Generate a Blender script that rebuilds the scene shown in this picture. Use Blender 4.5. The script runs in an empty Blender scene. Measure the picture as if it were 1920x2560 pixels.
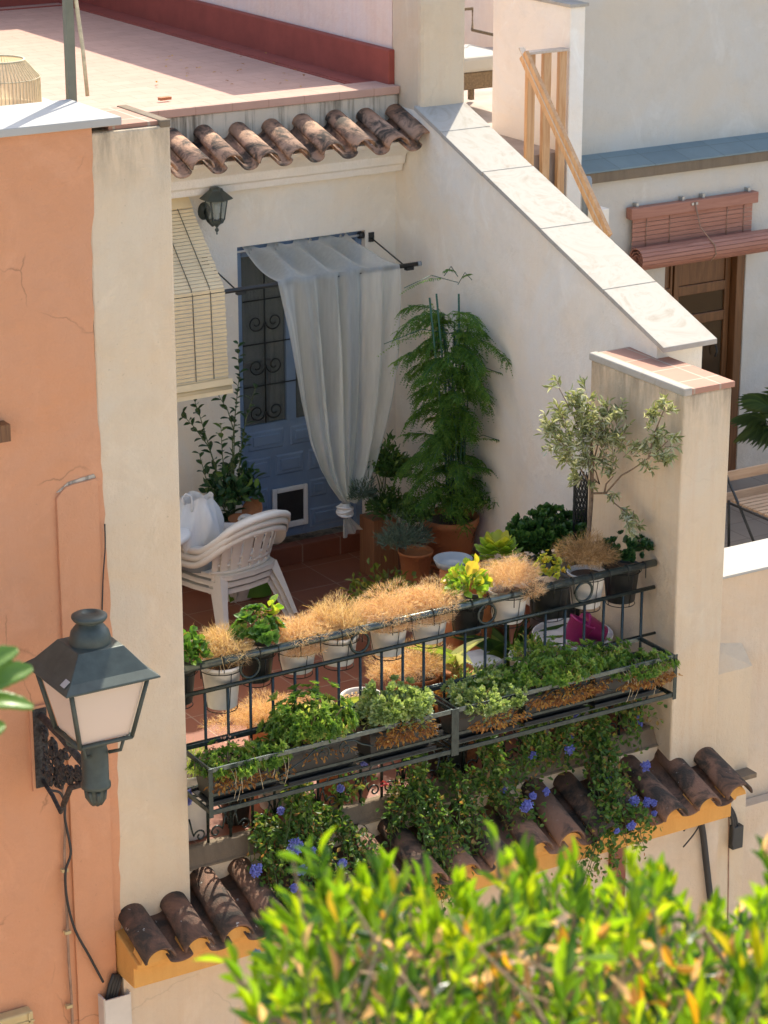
import bpy, math, random
import numpy as np
from mathutils import Vector
random.seed(7); RNG=np.random.default_rng(11)
S=bpy.context.scene; COL=S.collection; pi=math.pi; R=math.radians
# ------------------------------------------------------------------ camera
FPX=6500.0; YAW,PIT=R(31.55),R(18.87)
FW=np.array([math.sin(YAW)*math.cos(PIT),math.cos(YAW)*math.cos(PIT),-math.sin(PIT)])
RT=np.array([math.cos(YAW),-math.sin(YAW),0.0]); UP=np.cross(RT,FW)
CAM=np.array([-6.1181,-12.1193,6.6094])
cd=bpy.data.cameras.new('camera'); cam=bpy.data.objects.new('camera',cd); COL.objects.link(cam)
cd.sensor_fit='VERTICAL'; cd.sensor_height=36; cd.lens=FPX/2560*36; cd.clip_end=400; cd.clip_start=.1
cd.dof.use_dof=True; cd.dof.focus_distance=14.8; cd.dof.aperture_fstop=6.3
from mathutils import Matrix
m=Matrix(((RT[0],UP[0],-FW[0],CAM[0]),(RT[1],UP[1],-FW[1],CAM[1]),(RT[2],UP[2],-FW[2],CAM[2]),(0,0,0,1)))
cam.matrix_world=m; S.camera=cam
def at(ax,val,px,py):          # the point of the plane ax=val seen at a photo pixel (used to measure real places)
    d=FW+RT*(px-960)/FPX-UP*(py-1280)/FPX; i='xyz'.index(ax); t=(val-CAM[i])/d[i]
    return Vector(CAM+d*t)
# ------------------------------------------------------------------ light
SUN_EL=R(49); SUN_AZ=R(44.4)
w=bpy.data.worlds.new('World'); S.world=w; w.use_nodes=True
nt=w.node_tree; bg=nt.nodes['Background']; sky=nt.nodes.new('ShaderNodeTexSky')
sky.sky_type='NISHITA'; sky.sun_disc=False; sky.sun_elevation=SUN_EL; sky.sun_rotation=SUN_AZ
sky.air_density=1.0; sky.dust_density=2.5; sky.ozone_density=.6
nt.links.new(sky.outputs[0],bg.inputs[0]); bg.inputs[1].default_value=.15
ld=bpy.data.lights.new('sun','SUN'); lo=bpy.data.objects.new('sun',ld); COL.objects.link(lo)
ld.energy=3.2; ld.angle=R(.5); ld.color=(1,.94,.80)
toward=Vector((math.sin(SUN_AZ)*math.cos(SUN_EL),math.cos(SUN_AZ)*math.cos(SUN_EL),math.sin(SUN_EL)))
lo.rotation_euler=toward.to_track_quat('Z','Y').to_euler(); lo.location=(4,8,12)
S.view_settings.view_transform='Standard'; S.view_settings.look='None'; S.view_settings.exposure=1.12
# ------------------------------------------------------------------ materials
def nodes(name):
    m=bpy.data.materials.new(name); m.use_nodes=True; t=m.node_tree
    b=t.nodes['Principled BSDF']; return m,t,b
def noise(t,scale,detail=4,rough=.55,vec=None,dist=0):
    n=t.nodes.new('ShaderNodeTexNoise'); n.inputs['Scale'].default_value=scale; n.inputs['Detail'].default_value=detail
    n.inputs['Roughness'].default_value=rough; n.inputs['Distortion'].default_value=dist
    if vec is not None: t.links.new(vec,n.inputs['Vector'])
    return n.outputs['Fac']
def ramp(t,fac,stops):
    r=t.nodes.new('ShaderNodeValToRGB'); e=r.color_ramp.elements
    while len(e)<len(stops): e.new(.5)
    for i,(p,c) in enumerate(stops):
        e[i].position=p; e[i].color=(*c,1) if len(c)==3 else c
    t.links.new(fac,r.inputs[0]); return r.outputs[0]
def mix(t,fac,a,b,mode='MIX'):
    n=t.nodes.new('ShaderNodeMix'); n.data_type='RGBA'; n.blend_type=mode
    for s,i in ((fac,0),(a,6),(b,7)):
        if isinstance(s,(int,float)): n.inputs[i].default_value=s
        elif isinstance(s,tuple): n.inputs[i].default_value=(*s,1)
        else: t.links.new(s,n.inputs[i])
    return n.outputs[2]
def math_(t,op,a,b=None):
    n=t.nodes.new('ShaderNodeMath'); n.operation=op
    for i,s in enumerate((a,b)):
        if s is None: continue
        if isinstance(s,(int,float)): n.inputs[i].default_value=s
        else: t.links.new(s,n.inputs[i])
    return n.outputs[0]
def coord(t,scale=(1,1,1),loc=(0,0,0),rot=(0,0,0)):
    c=t.nodes.new('ShaderNodeTexCoord'); mp=t.nodes.new('ShaderNodeMapping')
    mp.inputs['Scale'].default_value=scale; mp.inputs['Location'].default_value=loc; mp.inputs['Rotation'].default_value=rot
    t.links.new(c.outputs['Object'],mp.inputs[0]); return mp.outputs[0]
def bump(t,b,h,dist=.003,strength=.6):
    n=t.nodes.new('ShaderNodeBump'); n.inputs['Distance'].default_value=dist; n.inputs['Strength'].default_value=strength
    t.links.new(h,n.inputs['Height']); t.links.new(n.outputs[0],b.inputs['Normal'])
def plain(name,c,rough=.6,metal=0,var=.12,scale=9,bmp=.0,spec=.5):
    m,t,b=nodes(name); v=coord(t); n=noise(t,scale,5,.6,v)
    lo_=tuple(x*(1-var) for x in c); hi=tuple(min(1,x*(1+var)) for x in c)
    t.links.new(ramp(t,n,[(.3,lo_),(.7,hi)]),b.inputs['Base Color'])
    b.inputs['Roughness'].default_value=rough; b.inputs['Metallic'].default_value=metal
    b.inputs['Specular IOR Level'].default_value=spec
    if bmp: bump(t,b,noise(t,60,4,.6,v),bmp)
    return m
def plaster(name,c,streak=0,streakc=(.12,.1,.07),cracks=0,warm=(.75,.5,.3),topz=None):
    m,t,b=nodes(name); v=coord(t)
    big=noise(t,1.1,5,.6,v,1.2); med=noise(t,5,6,.65,v); fine=noise(t,90,3,.6,v)
    base=mix(t,ramp(t,big,[(.35,(0,0,0)),(.7,(1,1,1))]),c,tuple(x*y for x,y in zip(c,(1.06,.97,.86))))
    base=mix(t,math_(t,'MULTIPLY',ramp(t,med,[(.5,(0,0,0)),(.8,(1,1,1))]),.45),base,tuple(x*k for x,k in zip(c,(.86,.82,.76))))
    # pale rubbed patches
    pv=noise(t,2.6,7,.7,coord(t,(1,1,.7),(7,3,1)),.8)
    base=mix(t,math_(t,'MULTIPLY',ramp(t,pv,[(.56,(0,0,0)),(.66,(1,1,1))]),.38),base,tuple(min(1,x*1.17) for x in c))
    # dirt specks
    sp=noise(t,38,2,.5,v); base=mix(t,math_(t,'MULTIPLY',ramp(t,sp,[(.74,(0,0,0)),(.78,(1,1,1))]),.35),base,tuple(x*.55 for x in c))
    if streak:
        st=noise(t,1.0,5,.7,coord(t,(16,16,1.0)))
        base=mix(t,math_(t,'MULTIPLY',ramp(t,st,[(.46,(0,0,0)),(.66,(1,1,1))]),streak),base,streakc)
    if topz:
        sx_=t.nodes.new('ShaderNodeSeparateXYZ'); t.links.new(v,sx_.inputs[0]); mr=t.nodes.new('ShaderNodeMapRange'); mr.inputs[1].default_value=topz-.55; mr.inputs[2].default_value=topz
        t.links.new(sx_.outputs[2],mr.inputs[0]); dn=noise(t,1.0,6,.7,coord(t,(11,11,2.2),(2,5,1)))
        k=math_(t,'MULTIPLY',math_(t,'MULTIPLY',mr.outputs[0],mr.outputs[0]),ramp(t,dn,[(.40,(0,0,0)),(.62,(1,1,1))])); base=mix(t,math_(t,'MULTIPLY',k,.75),base,(.26,.21,.15))
    if cracks:
        vo=t.nodes.new('ShaderNodeTexVoronoi'); vo.feature='DISTANCE_TO_EDGE'; vo.inputs['Scale'].default_value=1.3
        nn=t.nodes.new('ShaderNodeTexNoise'); nn.inputs['Scale'].default_value=3; nn.inputs['Detail'].default_value=6
        t.links.new(v,nn.inputs['Vector']); mv=t.nodes.new('ShaderNodeMix'); mv.data_type='VECTOR'; mv.inputs[0].default_value=.22
        t.links.new(v,mv.inputs[4]); t.links.new(nn.outputs['Color'],mv.inputs[5]); t.links.new(mv.outputs[1],vo.inputs['Vector'])
        cr=ramp(t,vo.outputs['Distance'],[(0,(1,1,1)),(.006,(0,0,0))])
        gate=ramp(t,noise(t,1.7,3,.5,coord(t,loc=(3,9,4))),[(.52,(0,0,0)),(.6,(1,1,1))])
        k=math_(t,'MULTIPLY',math_(t,'MULTIPLY',cr,gate),cracks)
        base=mix(t,k,base,tuple(x*.5 for x in c))
    t.links.new(base,b.inputs['Base Color']); b.inputs['Roughness'].default_value=.92; b.inputs['Specular IOR Level'].default_value=.2
    h=math_(t,'ADD',math_(t,'MULTIPLY',med,2.2),math_(t,'MULTIPLY',fine,.35)); bump(t,b,h,.011,.8)
    return m
M={}
CREAM=(.655,.55,.405)
M['cream']=plaster('cream_plaster',CREAM,streak=.10,streakc=(.60,.38,.22),cracks=.15)
M['pillar_l']=plaster('left_pillar_plaster',CREAM,streak=.10,streakc=(.60,.38,.22),cracks=.12,topz=4.17)
M['pillar_r']=plaster('right_pillar_plaster',CREAM,streak=.22,streakc=(.60,.38,.22),cracks=.12,topz=2.2)
M['beige']=plaster('beige_plaster',(.64,.53,.40),streak=.12,streakc=(.5,.3,.18),cracks=.3)
M['peach']=plaster('peach_plaster',(.61,.315,.18),cracks=.7,streak=.05,streakc=(.5,.24,.12))
M['white']=plaster('white_plaster',(.85,.805,.705),streak=.03,streakc=(.5,.42,.34))
M['nwhite']=plaster('greyish_white_plaster',(.60,.57,.505),streak=.03,streakc=(.5,.42,.34))
M['whiten']=plaster('bright_white_plaster',(.88,.85,.78))
M['pinkwall']=plaster('pinkish_plaster',(.80,.67,.59),streak=.15,streakc=(.6,.35,.28))
M['stain_and_gloom']=plaster('stain_and_gloom_plaster',(.58,.52,.42),streak=.85,streakc=(.10,.085,.06))
M['ochre']=plaster('ochre_paint',(.68,.37,.11),cracks=.3,streak=.15,streakc=(.45,.2,.05))
M['curb']=plaster('weathered_cement',(.22,.175,.125),streak=.3,streakc=(.12,.09,.06),cracks=.4)
M['redpaint']=plain('red_paint',(.30,.065,.042),.8,var=.15,scale=5,bmp=.002)
M['metal']=plain('dark_green_metal',(.035,.048,.044),.27,.45,var=.35,scale=40,bmp=.0006)
M['lampmetal']=plain('grey_green_metal',(.062,.078,.066),.5,.2,var=.2,scale=14,bmp=.0004)
M['rail_sunlit']=plain('glossy_sunlit_rail_paint',(.10,.12,.11),.22,.6,var=.3,scale=30,bmp=.0006)  # gloss paint, lighter than the dark metal: sun highlights put into its colour
M['polepaint']=plain('olive_grey_paint',(.20,.20,.14),.6,.1,var=.2,scale=4)
M['blindpl']=plain('cream_cane',(.82,.65,.37),.6,var=.10,scale=3)
M['greystone']=plain('landing_stone',(.42,.34,.28),.9,var=.2,scale=3)
M['rustmetal']=plain('rusty_iron',(.055,.05,.045),.75,.3,var=.7,scale=50,bmp=.003)
M['black']=plain('black_plastic',(.025,.027,.026),.42,var=.25,scale=14)
M['wire']=plain('wire',(.02,.022,.02),.5,.5)
M['whiteplastic']=plain('white_plastic',(.72,.71,.67),.42,var=.05,scale=8)
M['chairplastic']=plain('aged_white_plastic',(.74,.70,.62),.45,var=.06,scale=7)
M['whitepot']=plain('white_pot_plastic',(.80,.77,.72),.5,var=.08,scale=9)
M['soil']=plain('soil',(.09,.06,.04),.95,var=.6,scale=120,bmp=.006)
M['marble']=None
M['blue']=plain('blue_door_paint',(.16,.235,.345),.5,var=.10,scale=6,bmp=.0008)
M['bluedark']=plain('blue_frame_paint',(.08,.14,.28),.5,var=.1)
M['cable']=plain('black_cable',(.03,.028,.026),.6)
M['conduit']=plain('old_conduit',(.32,.2,.13),.8,var=.3,scale=12)
M['box']=plain('ochre_box',(.55,.42,.2),.6,var=.1)
M['trunk']=plain('grey_trunking',(.62,.56,.48),.5,var=.06)
M['bamboo']=plain('cane',(.62,.52,.33),.7,var=.25,scale=30)
M['magenta']=plain('magenta_plastic',(.42,.02,.16),.35,var=.1)
M['greypl']=plain('grey_plastic',(.26,.30,.32),.4,var=.08)
M['teal']=None
M['bark']=plain('bark',(.20,.14,.09),.9,var=.4,scale=40,bmp=.004)
M['stem']=plain('green_stem',(.10,.13,.04),.7,var=.3,scale=30)
M['twig']=plain('dry_twig',(.34,.22,.13),.85,var=.4,scale=40)
M['cane']=plain('green_stake',(.03,.10,.06),.5)
M['brass']=plain('fabric_white',(.82,.80,.74),.8,var=.06)
M['stone']=plain('street_stone',(.50,.43,.35),.9,var=.2,scale=2,bmp=.004)
M['chrome']=plain('pale_metal',(.45,.45,.42),.35,.6,var=.15,scale=20)
def tiles_mat(name,c1,c2,lich=.5,spots=.5,scale=7):
    m,t,b=nodes(name); v=coord(t); n=noise(t,scale,6,.65,v,.6)
    base=ramp(t,noise(t,3.1,3,.5,v),[(.3,c1),(.7,c2)])
    k=ramp(t,n,[(.5-.12*lich,(0,0,0)),(.60,(1,1,1))])
    base=mix(t,math_(t,'MULTIPLY',k,.92),base,(.035,.03,.022))
    if spots:
        s=ramp(t,noise(t,13,5,.6,coord(t,loc=(4,2,8))),[(.66,(0,0,0)),(.69,(1,1,1))])
        base=mix(t,math_(t,'MULTIPLY',s,spots),base,(.5,.46,.4))
    t.links.new(base,b.inputs['Base Color']); b.inputs['Roughness'].default_value=.85
    bump(t,b,noise(t,55,5,.65,v),.008,.8); return m
M['tile_up']=tiles_mat('lichened_clay_tile',(.44,.235,.135),(.52,.32,.205),.5,0,8)
M['tile_low']=tiles_mat('brown_clay_tile',(.20,.10,.06),(.29,.155,.09),.3,.15,5)
M['tile_low2']=tiles_mat('tar_stained_clay_tile',(.18,.09,.055),(.24,.12,.07),.9,.9,5)
M['tile_low3']=tiles_mat('spotted_clay_tile',(.20,.10,.06),(.29,.155,.09),.4,.6,5)
M['terracotta']=tiles_mat('terracotta_pot',(.45,.17,.065),(.52,.22,.09),-1.2,.12,6)
def brick(name,c1,c2,mortar,bw,rh,ms,loc,off=0,rough=.5,var=.3,bmp=.002):
    m,t,b=nodes(name); v=coord(t,loc=loc); br=t.nodes.new('ShaderNodeTexBrick'); br.offset=off
    br.inputs['Color1'].default_value=(*c1,1); br.inputs['Color2'].default_value=(*c2,1); br.inputs['Mortar'].default_value=(*mortar,1)
    br.inputs['Scale'].default_value=1; br.inputs['Brick Width'].default_value=bw; br.inputs['Row Height'].default_value=rh
    br.inputs['Mortar Size'].default_value=ms; br.inputs['Mortar Smooth'].default_value=.15; t.links.new(v,br.inputs['Vector'])
    n=noise(t,4,6,.65,v); dark=mix(t,math_(t,'MULTIPLY',ramp(t,n,[(.35,(1,1,1)),(.7,(0,0,0))]),var),br.outputs['Color'],tuple(x*.55 for x in c1))
    t.links.new(dark,b.inputs['Base Color']); b.inputs['Roughness'].default_value=rough
    bump(t,b,math_(t,'ADD',math_(t,'MULTIPLY',br.outputs['Fac'],-1),math_(t,'MULTIPLY',n,.5)),bmp); return m
M['floor']=brick('terrace_floor_tile',(.27,.088,.042),(.31,.105,.05),(.42,.27,.18),.411,.411,.0045,(-.085,-.052,0),rough=.42)
M['roof']=brick('painted_roof_brick',(.53,.325,.24),(.58,.355,.265),(.46,.27,.19),.29,.145,.004,(0,0,0),.5,.9,.25)
M['stepm']=brick('terracotta_step',(.20,.06,.03),(.24,.075,.035),(.35,.2,.13),.33,.5,.006,(.0,0,0),0,.5)
M['captile']=brick('cap_tile',(.42,.21,.14),(.47,.25,.17),(.48,.38,.28),.2,.27,.008,(0,.05,0),0,.85)
M['tealtile']=brick('slate_tile',(.17,.235,.25),(.21,.28,.29),(.14,.18,.18),.34,.4,.004,(0,0,0),0,.6)
def marble():
    m,t,b=nodes('cream_marble'); v=coord(t); n=noise(t,2.4,8,.65,v,2.5)
    base=ramp(t,n,[(.3,(.36,.315,.25)),(.5,(.45,.415,.355)),(.7,(.40,.35,.29))])
    s=noise(t,9,6,.7,coord(t,loc=(3,3,3)),.5); base=mix(t,math_(t,'MULTIPLY',ramp(t,s,[(.6,(0,0,0)),(.72,(1,1,1))]),.35),base,(.34,.25,.19))
    t.links.new(base,b.inputs['Base Color']); b.inputs['Roughness'].default_value=.85; b.inputs['Specular IOR Level'].default_value=.12; bump(t,b,n,.003); return m
M['marble']=marble()
M['slab']=plain('white_slab',(.44,.425,.385),.85,var=.05,scale=3,bmp=.001,spec=.12)
def wood(name,c1,c2,axis=2,rough=.55,sc=1):
    m,t,b=nodes(name); s=[22*sc]*3; s[axis]=1.6*sc; v=coord(t,tuple(s)); n=noise(t,1,6,.6,v,2.2)
    t.links.new(ramp(t,n,[(.32,c1),(.62,c2)]),b.inputs['Base Color']); b.inputs['Roughness'].default_value=rough; bump(t,b,n,.001); return m
M['pine']=wood('pine_wood',(.52,.26,.10),(.66,.40,.20)); M['pinetop']=wood('weathered_wood',(.5,.40,.30),(.6,.5,.4),1)
M['doorwood']=wood('varnished_wood',(.10,.038,.012),(.19,.08,.028),2,.35); M['brownslat']=wood('brown_slats',(.33,.135,.085),(.42,.19,.125),0,.6)
M['slatwood']=wood('pale_slats',(.42,.27,.16),(.55,.38,.24),0,.6); M['standwood']=wood('stand_wood',(.22,.09,.04),(.30,.14,.06),2,.6)
M['paleslat']=wood('cane_slats',(.66,.52,.33),(.76,.64,.44),0,.6,.6); M['wicker']=plain('wicker',(.16,.11,.06),.7,var=.5,scale=60,bmp=.003)
def sheer(name,c,alpha=.62,tr=.5):
    m,t,b=nodes(name); b.inputs['Base Color'].default_value=(*c,1); b.inputs['Roughness'].default_value=.9
    tl=t.nodes.new('ShaderNodeBsdfTranslucent'); tl.inputs[0].default_value=(*c,1)
    tp=t.nodes.new('ShaderNodeBsdfTransparent'); m1=t.nodes.new('ShaderNodeMixShader'); m2=t.nodes.new('ShaderNodeMixShader')
    m1.inputs[0].default_value=tr; t.links.new(b.outputs[0],m1.inputs[1]); t.links.new(tl.outputs[0],m1.inputs[2])
    lw=t.nodes.new('ShaderNodeLayerWeight'); lw.inputs[0].default_value=.35
    wv=noise(t,5,3,.6,coord(t,(8,8,.7)))
    a=math_(t,'ADD',math_(t,'MULTIPLY',lw.outputs['Facing'],.5),alpha-.12); a=math_(t,'ADD',a,math_(t,'MULTIPLY',wv,.2))
    t.links.new(a,m2.inputs[0]); t.links.new(tp.outputs[0],m2.inputs[1]); t.links.new(m1.outputs[0],m2.inputs[2])
    t.links.new(m2.outputs[0],t.nodes['Material Output'].inputs[0]); return m
M['sheer']=sheer('sheer_curtain',(.90,.92,.84),.54); M['bag']=sheer('white_plastic_bag',(.80,.82,.82),.92,.3); M['shade']=sheer('raffia_shade',(.78,.62,.4),.7,.4)
M['frost']=sheer('frosted_pane',(.86,.74,.62),.97,.35)
def glass(name,c=(.9,.95,.93),alpha=.18):
    m,t,b=nodes(name); b.inputs['Base Color'].default_value=(*[x*.3 for x in c],1); b.inputs['Roughness'].default_value=.04
    tp=t.nodes.new('ShaderNodeBsdfTransparent'); tp.inputs[0].default_value=(*c,1); m2=t.nodes.new('ShaderNodeMixShader'); m2.inputs[0].default_value=alpha
    t.links.new(tp.outputs[0],m2.inputs[1]); t.links.new(b.outputs[0],m2.inputs[2]); t.links.new(m2.outputs[0],t.nodes['Material Output'].inputs[0]); return m
M['brownglass']=glass('brown_reflection_tint_glass',(.42,.25,.12),.4); M['glass']=glass('window_glass',(.75,.8,.78),.35); M['clear']=glass('lantern_glass',(.85,.9,.88),.3)  # brown pane: the reflected wood is painted in as glass colour
def leafmat(name,stops,tr=.4,rough=.45,trc=1.6,spec=.4):
    m,t,b=nodes(name); a=t.nodes.new('ShaderNodeAttribute'); a.attribute_name='rnd'
    c=ramp(t,a.outputs['Fac'],stops)
    t.links.new(c,b.inputs['Base Color']); b.inputs['Roughness'].default_value=rough; b.inputs['Specular IOR Level'].default_value=spec
    tl=t.nodes.new('ShaderNodeBsdfTranslucent'); mx=t.nodes.new('ShaderNodeMixShader'); mx.inputs[0].default_value=tr
    t.links.new(mix(t,1.0,c,(trc*1.15,trc*1.05,trc*.5),'MULTIPLY'),tl.inputs[0])
    t.links.new(b.outputs[0],mx.inputs[1]); t.links.new(tl.outputs[0],mx.inputs[2]); t.links.new(mx.outputs[0],t.nodes['Material Output'].inputs[0]); return m
L={}
L['hedge']=leafmat('hedge_leaves',[(0,(.022,.065,.018)),(.25,(.07,.16,.012)),(.6,(.18,.31,.008)),(.80,(.33,.40,.010)),(.86,(.58,.30,.02)),(.93,(.30,.15,.08)),(1,(.50,.33,.24))],.52,.25,1.75,.55)
L['straw']=leafmat('dry_straw',[(0,(.54,.32,.17)),(.5,(.78,.54,.32)),(1,(.92,.77,.56))],.35,.9,1.1,.1)
L['strawpale']=leafmat('pale_dry_straw',[(0,(.46,.30,.15)),(.5,(.70,.50,.28)),(1,(.85,.70,.47))],.35,.9,1.1,.1)
L['strawbrown']=leafmat('brown_dry_straw',[(0,(.22,.13,.06)),(.5,(.42,.27,.13)),(1,(.6,.42,.24))],.35,.9,1.1,.1)
L['green']=leafmat('leafy_green',[(0,(.035,.10,.015)),(.6,(.08,.19,.03)),(.9,(.16,.28,.04)),(1,(.3,.12,.05))],.35)
L['lime']=leafmat('lime_leaves',[(0,(.12,.26,.03)),(.6,(.26,.40,.04)),(.9,(.50,.45,.05)),(1,(.35,.14,.07))],.4)
L['fern']=leafmat('fern_green',[(0,(.05,.14,.02)),(.6,(.11,.23,.035)),(1,(.22,.34,.06))],.45,.6)
L['ficus']=leafmat('dark_glossy',[(0,(.018,.055,.018)),(.8,(.035,.09,.028)),(1,(.14,.22,.04))],.2,.3)
L['shrub']=leafmat('shrub_green',[(0,(.04,.09,.02)),(.7,(.07,.15,.03)),(1,(.17,.25,.05))],.3)
L['grey']=leafmat('lavender_grey',[(0,(.07,.11,.075)),(1,(.16,.21,.14))],.2,.8)
L['yellow']=leafmat('yellowish_green',[(0,(.08,.13,.02)),(.7,(.2,.24,.04)),(1,(.38,.34,.07))],.35)
L['olive']=leafmat('olive_leaves',[(0,(.16,.19,.08)),(.45,(.30,.34,.15)),(.75,(.42,.45,.32)),(1,(.6,.62,.52))],.25,.4)
L['jade']=leafmat('jade_leaves',[(0,(.03,.08,.02)),(.8,(.06,.14,.03)),(1,(.12,.2,.04))],.15,.28)
L['aeon']=leafmat('silvery_rosettes',[(0,(.14,.22,.07)),(.5,(.28,.38,.15)),(.9,(.50,.58,.32)),(1,(.5,.36,.12))],.38,.35)
L['plant']=leafmat('planter_green',[(0,(.06,.15,.03)),(.5,(.15,.27,.05)),(.85,(.32,.43,.11)),(1,(.45,.32,.12))],.45,.35)
L['rust']=leafmat('withered_leaves',[(0,(.22,.09,.03)),(.6,(.42,.2,.06)),(1,(.55,.36,.1))],.4,.8,1.2)
L['vine']=leafmat('vine_leaves',[(0,(.05,.12,.025)),(.55,(.10,.20,.04)),(.85,(.20,.30,.06)),(1,(.32,.17,.07))],.42)
L['bluef']=leafmat('blue_petals',[(0,(.13,.15,.55)),(1,(.28,.32,.82))],.4,.7,1.0)
L['redf']=leafmat('red_petals',[(0,(.5,.05,.08)),(1,(.7,.12,.12))],.4,.7,1.0)
L['mixsm']=leafmat('yellow_red_leaves',[(0,(.14,.22,.03)),(.45,(.35,.4,.05)),(.75,(.6,.5,.06)),(1,(.45,.1,.05))],.4)
L['palm']=leafmat('palm_green',[(0,(.06,.1,.035)),(1,(.12,.18,.05))],.25)
L['varieg']=leafmat('striped_leaves',[(0,(.2,.34,.05)),(.6,(.4,.48,.12)),(1,(.66,.68,.45))],.4,.35,1.2)
L['succ']=leafmat('pale_succulent',[(0,(.22,.32,.08)),(.6,(.32,.42,.12)),(1,(.45,.5,.2))],.4,.4,1.2)
L['pinkf']=leafmat('pinkish_heads',[(0,(.42,.2,.13)),(1,(.62,.4,.3))],.3,.8,1.0)
# ------------------------------------------------------------------ mesh helpers
class MB:
    def __init__(s): s.v=[]; s.f=[]; s.sm=[]
    def add(s,vs,fs,smooth=False):
        n=len(s.v); s.v+= [tuple(p) for p in vs]; s.f+=[tuple(i+n for i in q) for q in fs]; s.sm+=[smooth]*len(fs); return s
    def box(s,x0,x1,y0,y1,z0,z1):
        return s.add([(x0,y0,z0),(x1,y0,z0),(x1,y1,z0),(x0,y1,z0),(x0,y0,z1),(x1,y0,z1),(x1,y1,z1),(x0,y1,z1)],
            [(0,3,2,1),(4,5,6,7),(0,1,5,4),(1,2,6,5),(2,3,7,6),(3,0,4,7)])
    def obox(s,c,ax,ay,az,hx,hy,hz):
        c=Vector(c);ax=Vector(ax).normalized()*hx;ay=Vector(ay).normalized()*hy;az=Vector(az).normalized()*hz
        vs=[c+ax*i+ay*j+az*k for k in(-1,1) for j in(-1,1) for i in(-1,1)]
        return s.add(vs,[(0,2,3,1),(4,5,7,6),(0,1,5,4),(1,3,7,5),(3,2,6,7),(2,0,4,6)])
    def prism(s,poly,vec,smooth=False):
        n=len(poly); vec=Vector(vec); a=[Vector(p) for p in poly]; b=[p+vec for p in a]
        return s.add(a+b,[tuple(range(n))[::-1],tuple(range(n,2*n))]+[(i,(i+1)%n,n+(i+1)%n,n+i) for i in range(n)],smooth)
    def tube(s,path,r,n=8,cap=True,flat=None):
        path=[Vector(p) for p in path]; vs=[]; fs=[]; k=len(path)
        rs=r if isinstance(r,(list,tuple)) else [r]*k; up=Vector((0,0,1)); prev=None
        for i,p in enumerate(path):
            d=(path[min(i+1,k-1)]-path[max(i-1,0)]).normalized()
            u=prev if prev is not None else (up if abs(d.z)<.95 else Vector((1,0,0)))
            a=(u-d*u.dot(d)).normalized(); b=d.cross(a); prev=a
            for j in range(n):
                t=2*pi*j/n; fa=flat or 1; vs.append(p+a*math.cos(t)*rs[i]+b*math.sin(t)*rs[i]*fa)
        for i in range(k-1):
            for j in range(n): fs.append((i*n+j,i*n+(j+1)%n,(i+1)*n+(j+1)%n,(i+1)*n+j))
        if cap: fs+= [tuple(range(n))[::-1],tuple((k-1)*n+j for j in range(n))]
        return s.add(vs,fs,True)
    def lathe(s,prof,c=(0,0,0),n=28,smooth=True):
        c=Vector(c); vs=[];fs=[];k=len(prof)
        for r_,z in prof:
            for j in range(n): vs.append(c+Vector((r_*math.cos(2*pi*j/n),r_*math.sin(2*pi*j/n),z)))
        for i in range(k-1):
            for j in range(n): fs.append((i*n+j,i*n+(j+1)%n,(i+1)*n+(j+1)%n,(i+1)*n+j))
        return s.add(vs,fs,smooth)
    def ring(s,c,ax,ay,R_,r,n=26,m=7):
        c=Vector(c);ax=Vector(ax);ay=Vector(ay);az=ax.cross(ay);vs=[];fs=[]
        for i in range(n):
            t=2*pi*i/n; d=ax*math.cos(t)+ay*math.sin(t)
            for j in range(m):
                q=2*pi*j/m; vs.append(c+d*(R_+r*math.cos(q))+az*r*math.sin(q))
        for i in range(n):
            for j in range(m): fs.append((i*m+j,((i+1)%n)*m+j,((i+1)%n)*m+(j+1)%m,i*m+(j+1)%m))
        return s.add(vs,fs,True)
    def grid(s,fn,nu,nv,smooth=True):
        vs=[fn(i/nu,j/nv) for j in range(nv+1) for i in range(nu+1)]
        return s.add(vs,[(j*(nu+1)+i,j*(nu+1)+i+1,(j+1)*(nu+1)+i+1,(j+1)*(nu+1)+i) for j in range(nv) for i in range(nu)],smooth)
    def build(s,name,mat,parent=None,bevel=0,solid=0,sub=0):
        me=bpy.data.meshes.new(name); me.from_pydata(s.v,[],s.f); me.polygons.foreach_set('use_smooth',s.sm); me.update()
        me.materials.append(mat if not isinstance(mat,str) else M[mat]); o=bpy.data.objects.new(name,me); COL.objects.link(o)
        if parent: o.parent=parent
        if solid: q=o.modifiers.new('s','SOLIDIFY'); q.thickness=solid; q.offset=0
        if bevel:
            q=o.modifiers.new('b','BEVEL'); q.width=bevel; q.segments=2; q.limit_method='ANGLE'; q.angle_limit=R(40)
        return o
T_D=(np.array([(0,0,0),(.5,.5,.08),(1,0,0),(.5,-.5,.08)]),[(0,1,2),(0,2,3)])
def _oval(ws,bend=.12,fold=.10):
    n=len(ws)-1; v=[];f=[]
    for i,wd in enumerate(ws):
        t=i/n; c=-bend*t*t; v+=[(t,wd,c+fold*wd),(t,0,c),(t,-wd,c+fold*wd)]
    for i in range(n):
        a=i*3; f+=[(a,a+3,a+4,a+1),(a+1,a+4,a+5,a+2)]
    return (np.array(v),f)
T_OV=_oval([.03,.34,.5,.4,.0],.15,.25); T_LONG=_oval([.06,.22,.38,.5,.47,.28,.02],.14,.3); T_ROUND=_oval([.06,.38,.5,.46,.12],-.12,-.2)
T_SWORD=_oval([.3,.5,.48,.4,.25,.0],.5,.5)
T_N=(np.array([(0,.5,0),(0,-.5,0),(.5,.35,-.1),(.5,-.35,-.1),(1,0,-.35)]),[(0,1,3,2),(2,3,4)])
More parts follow.
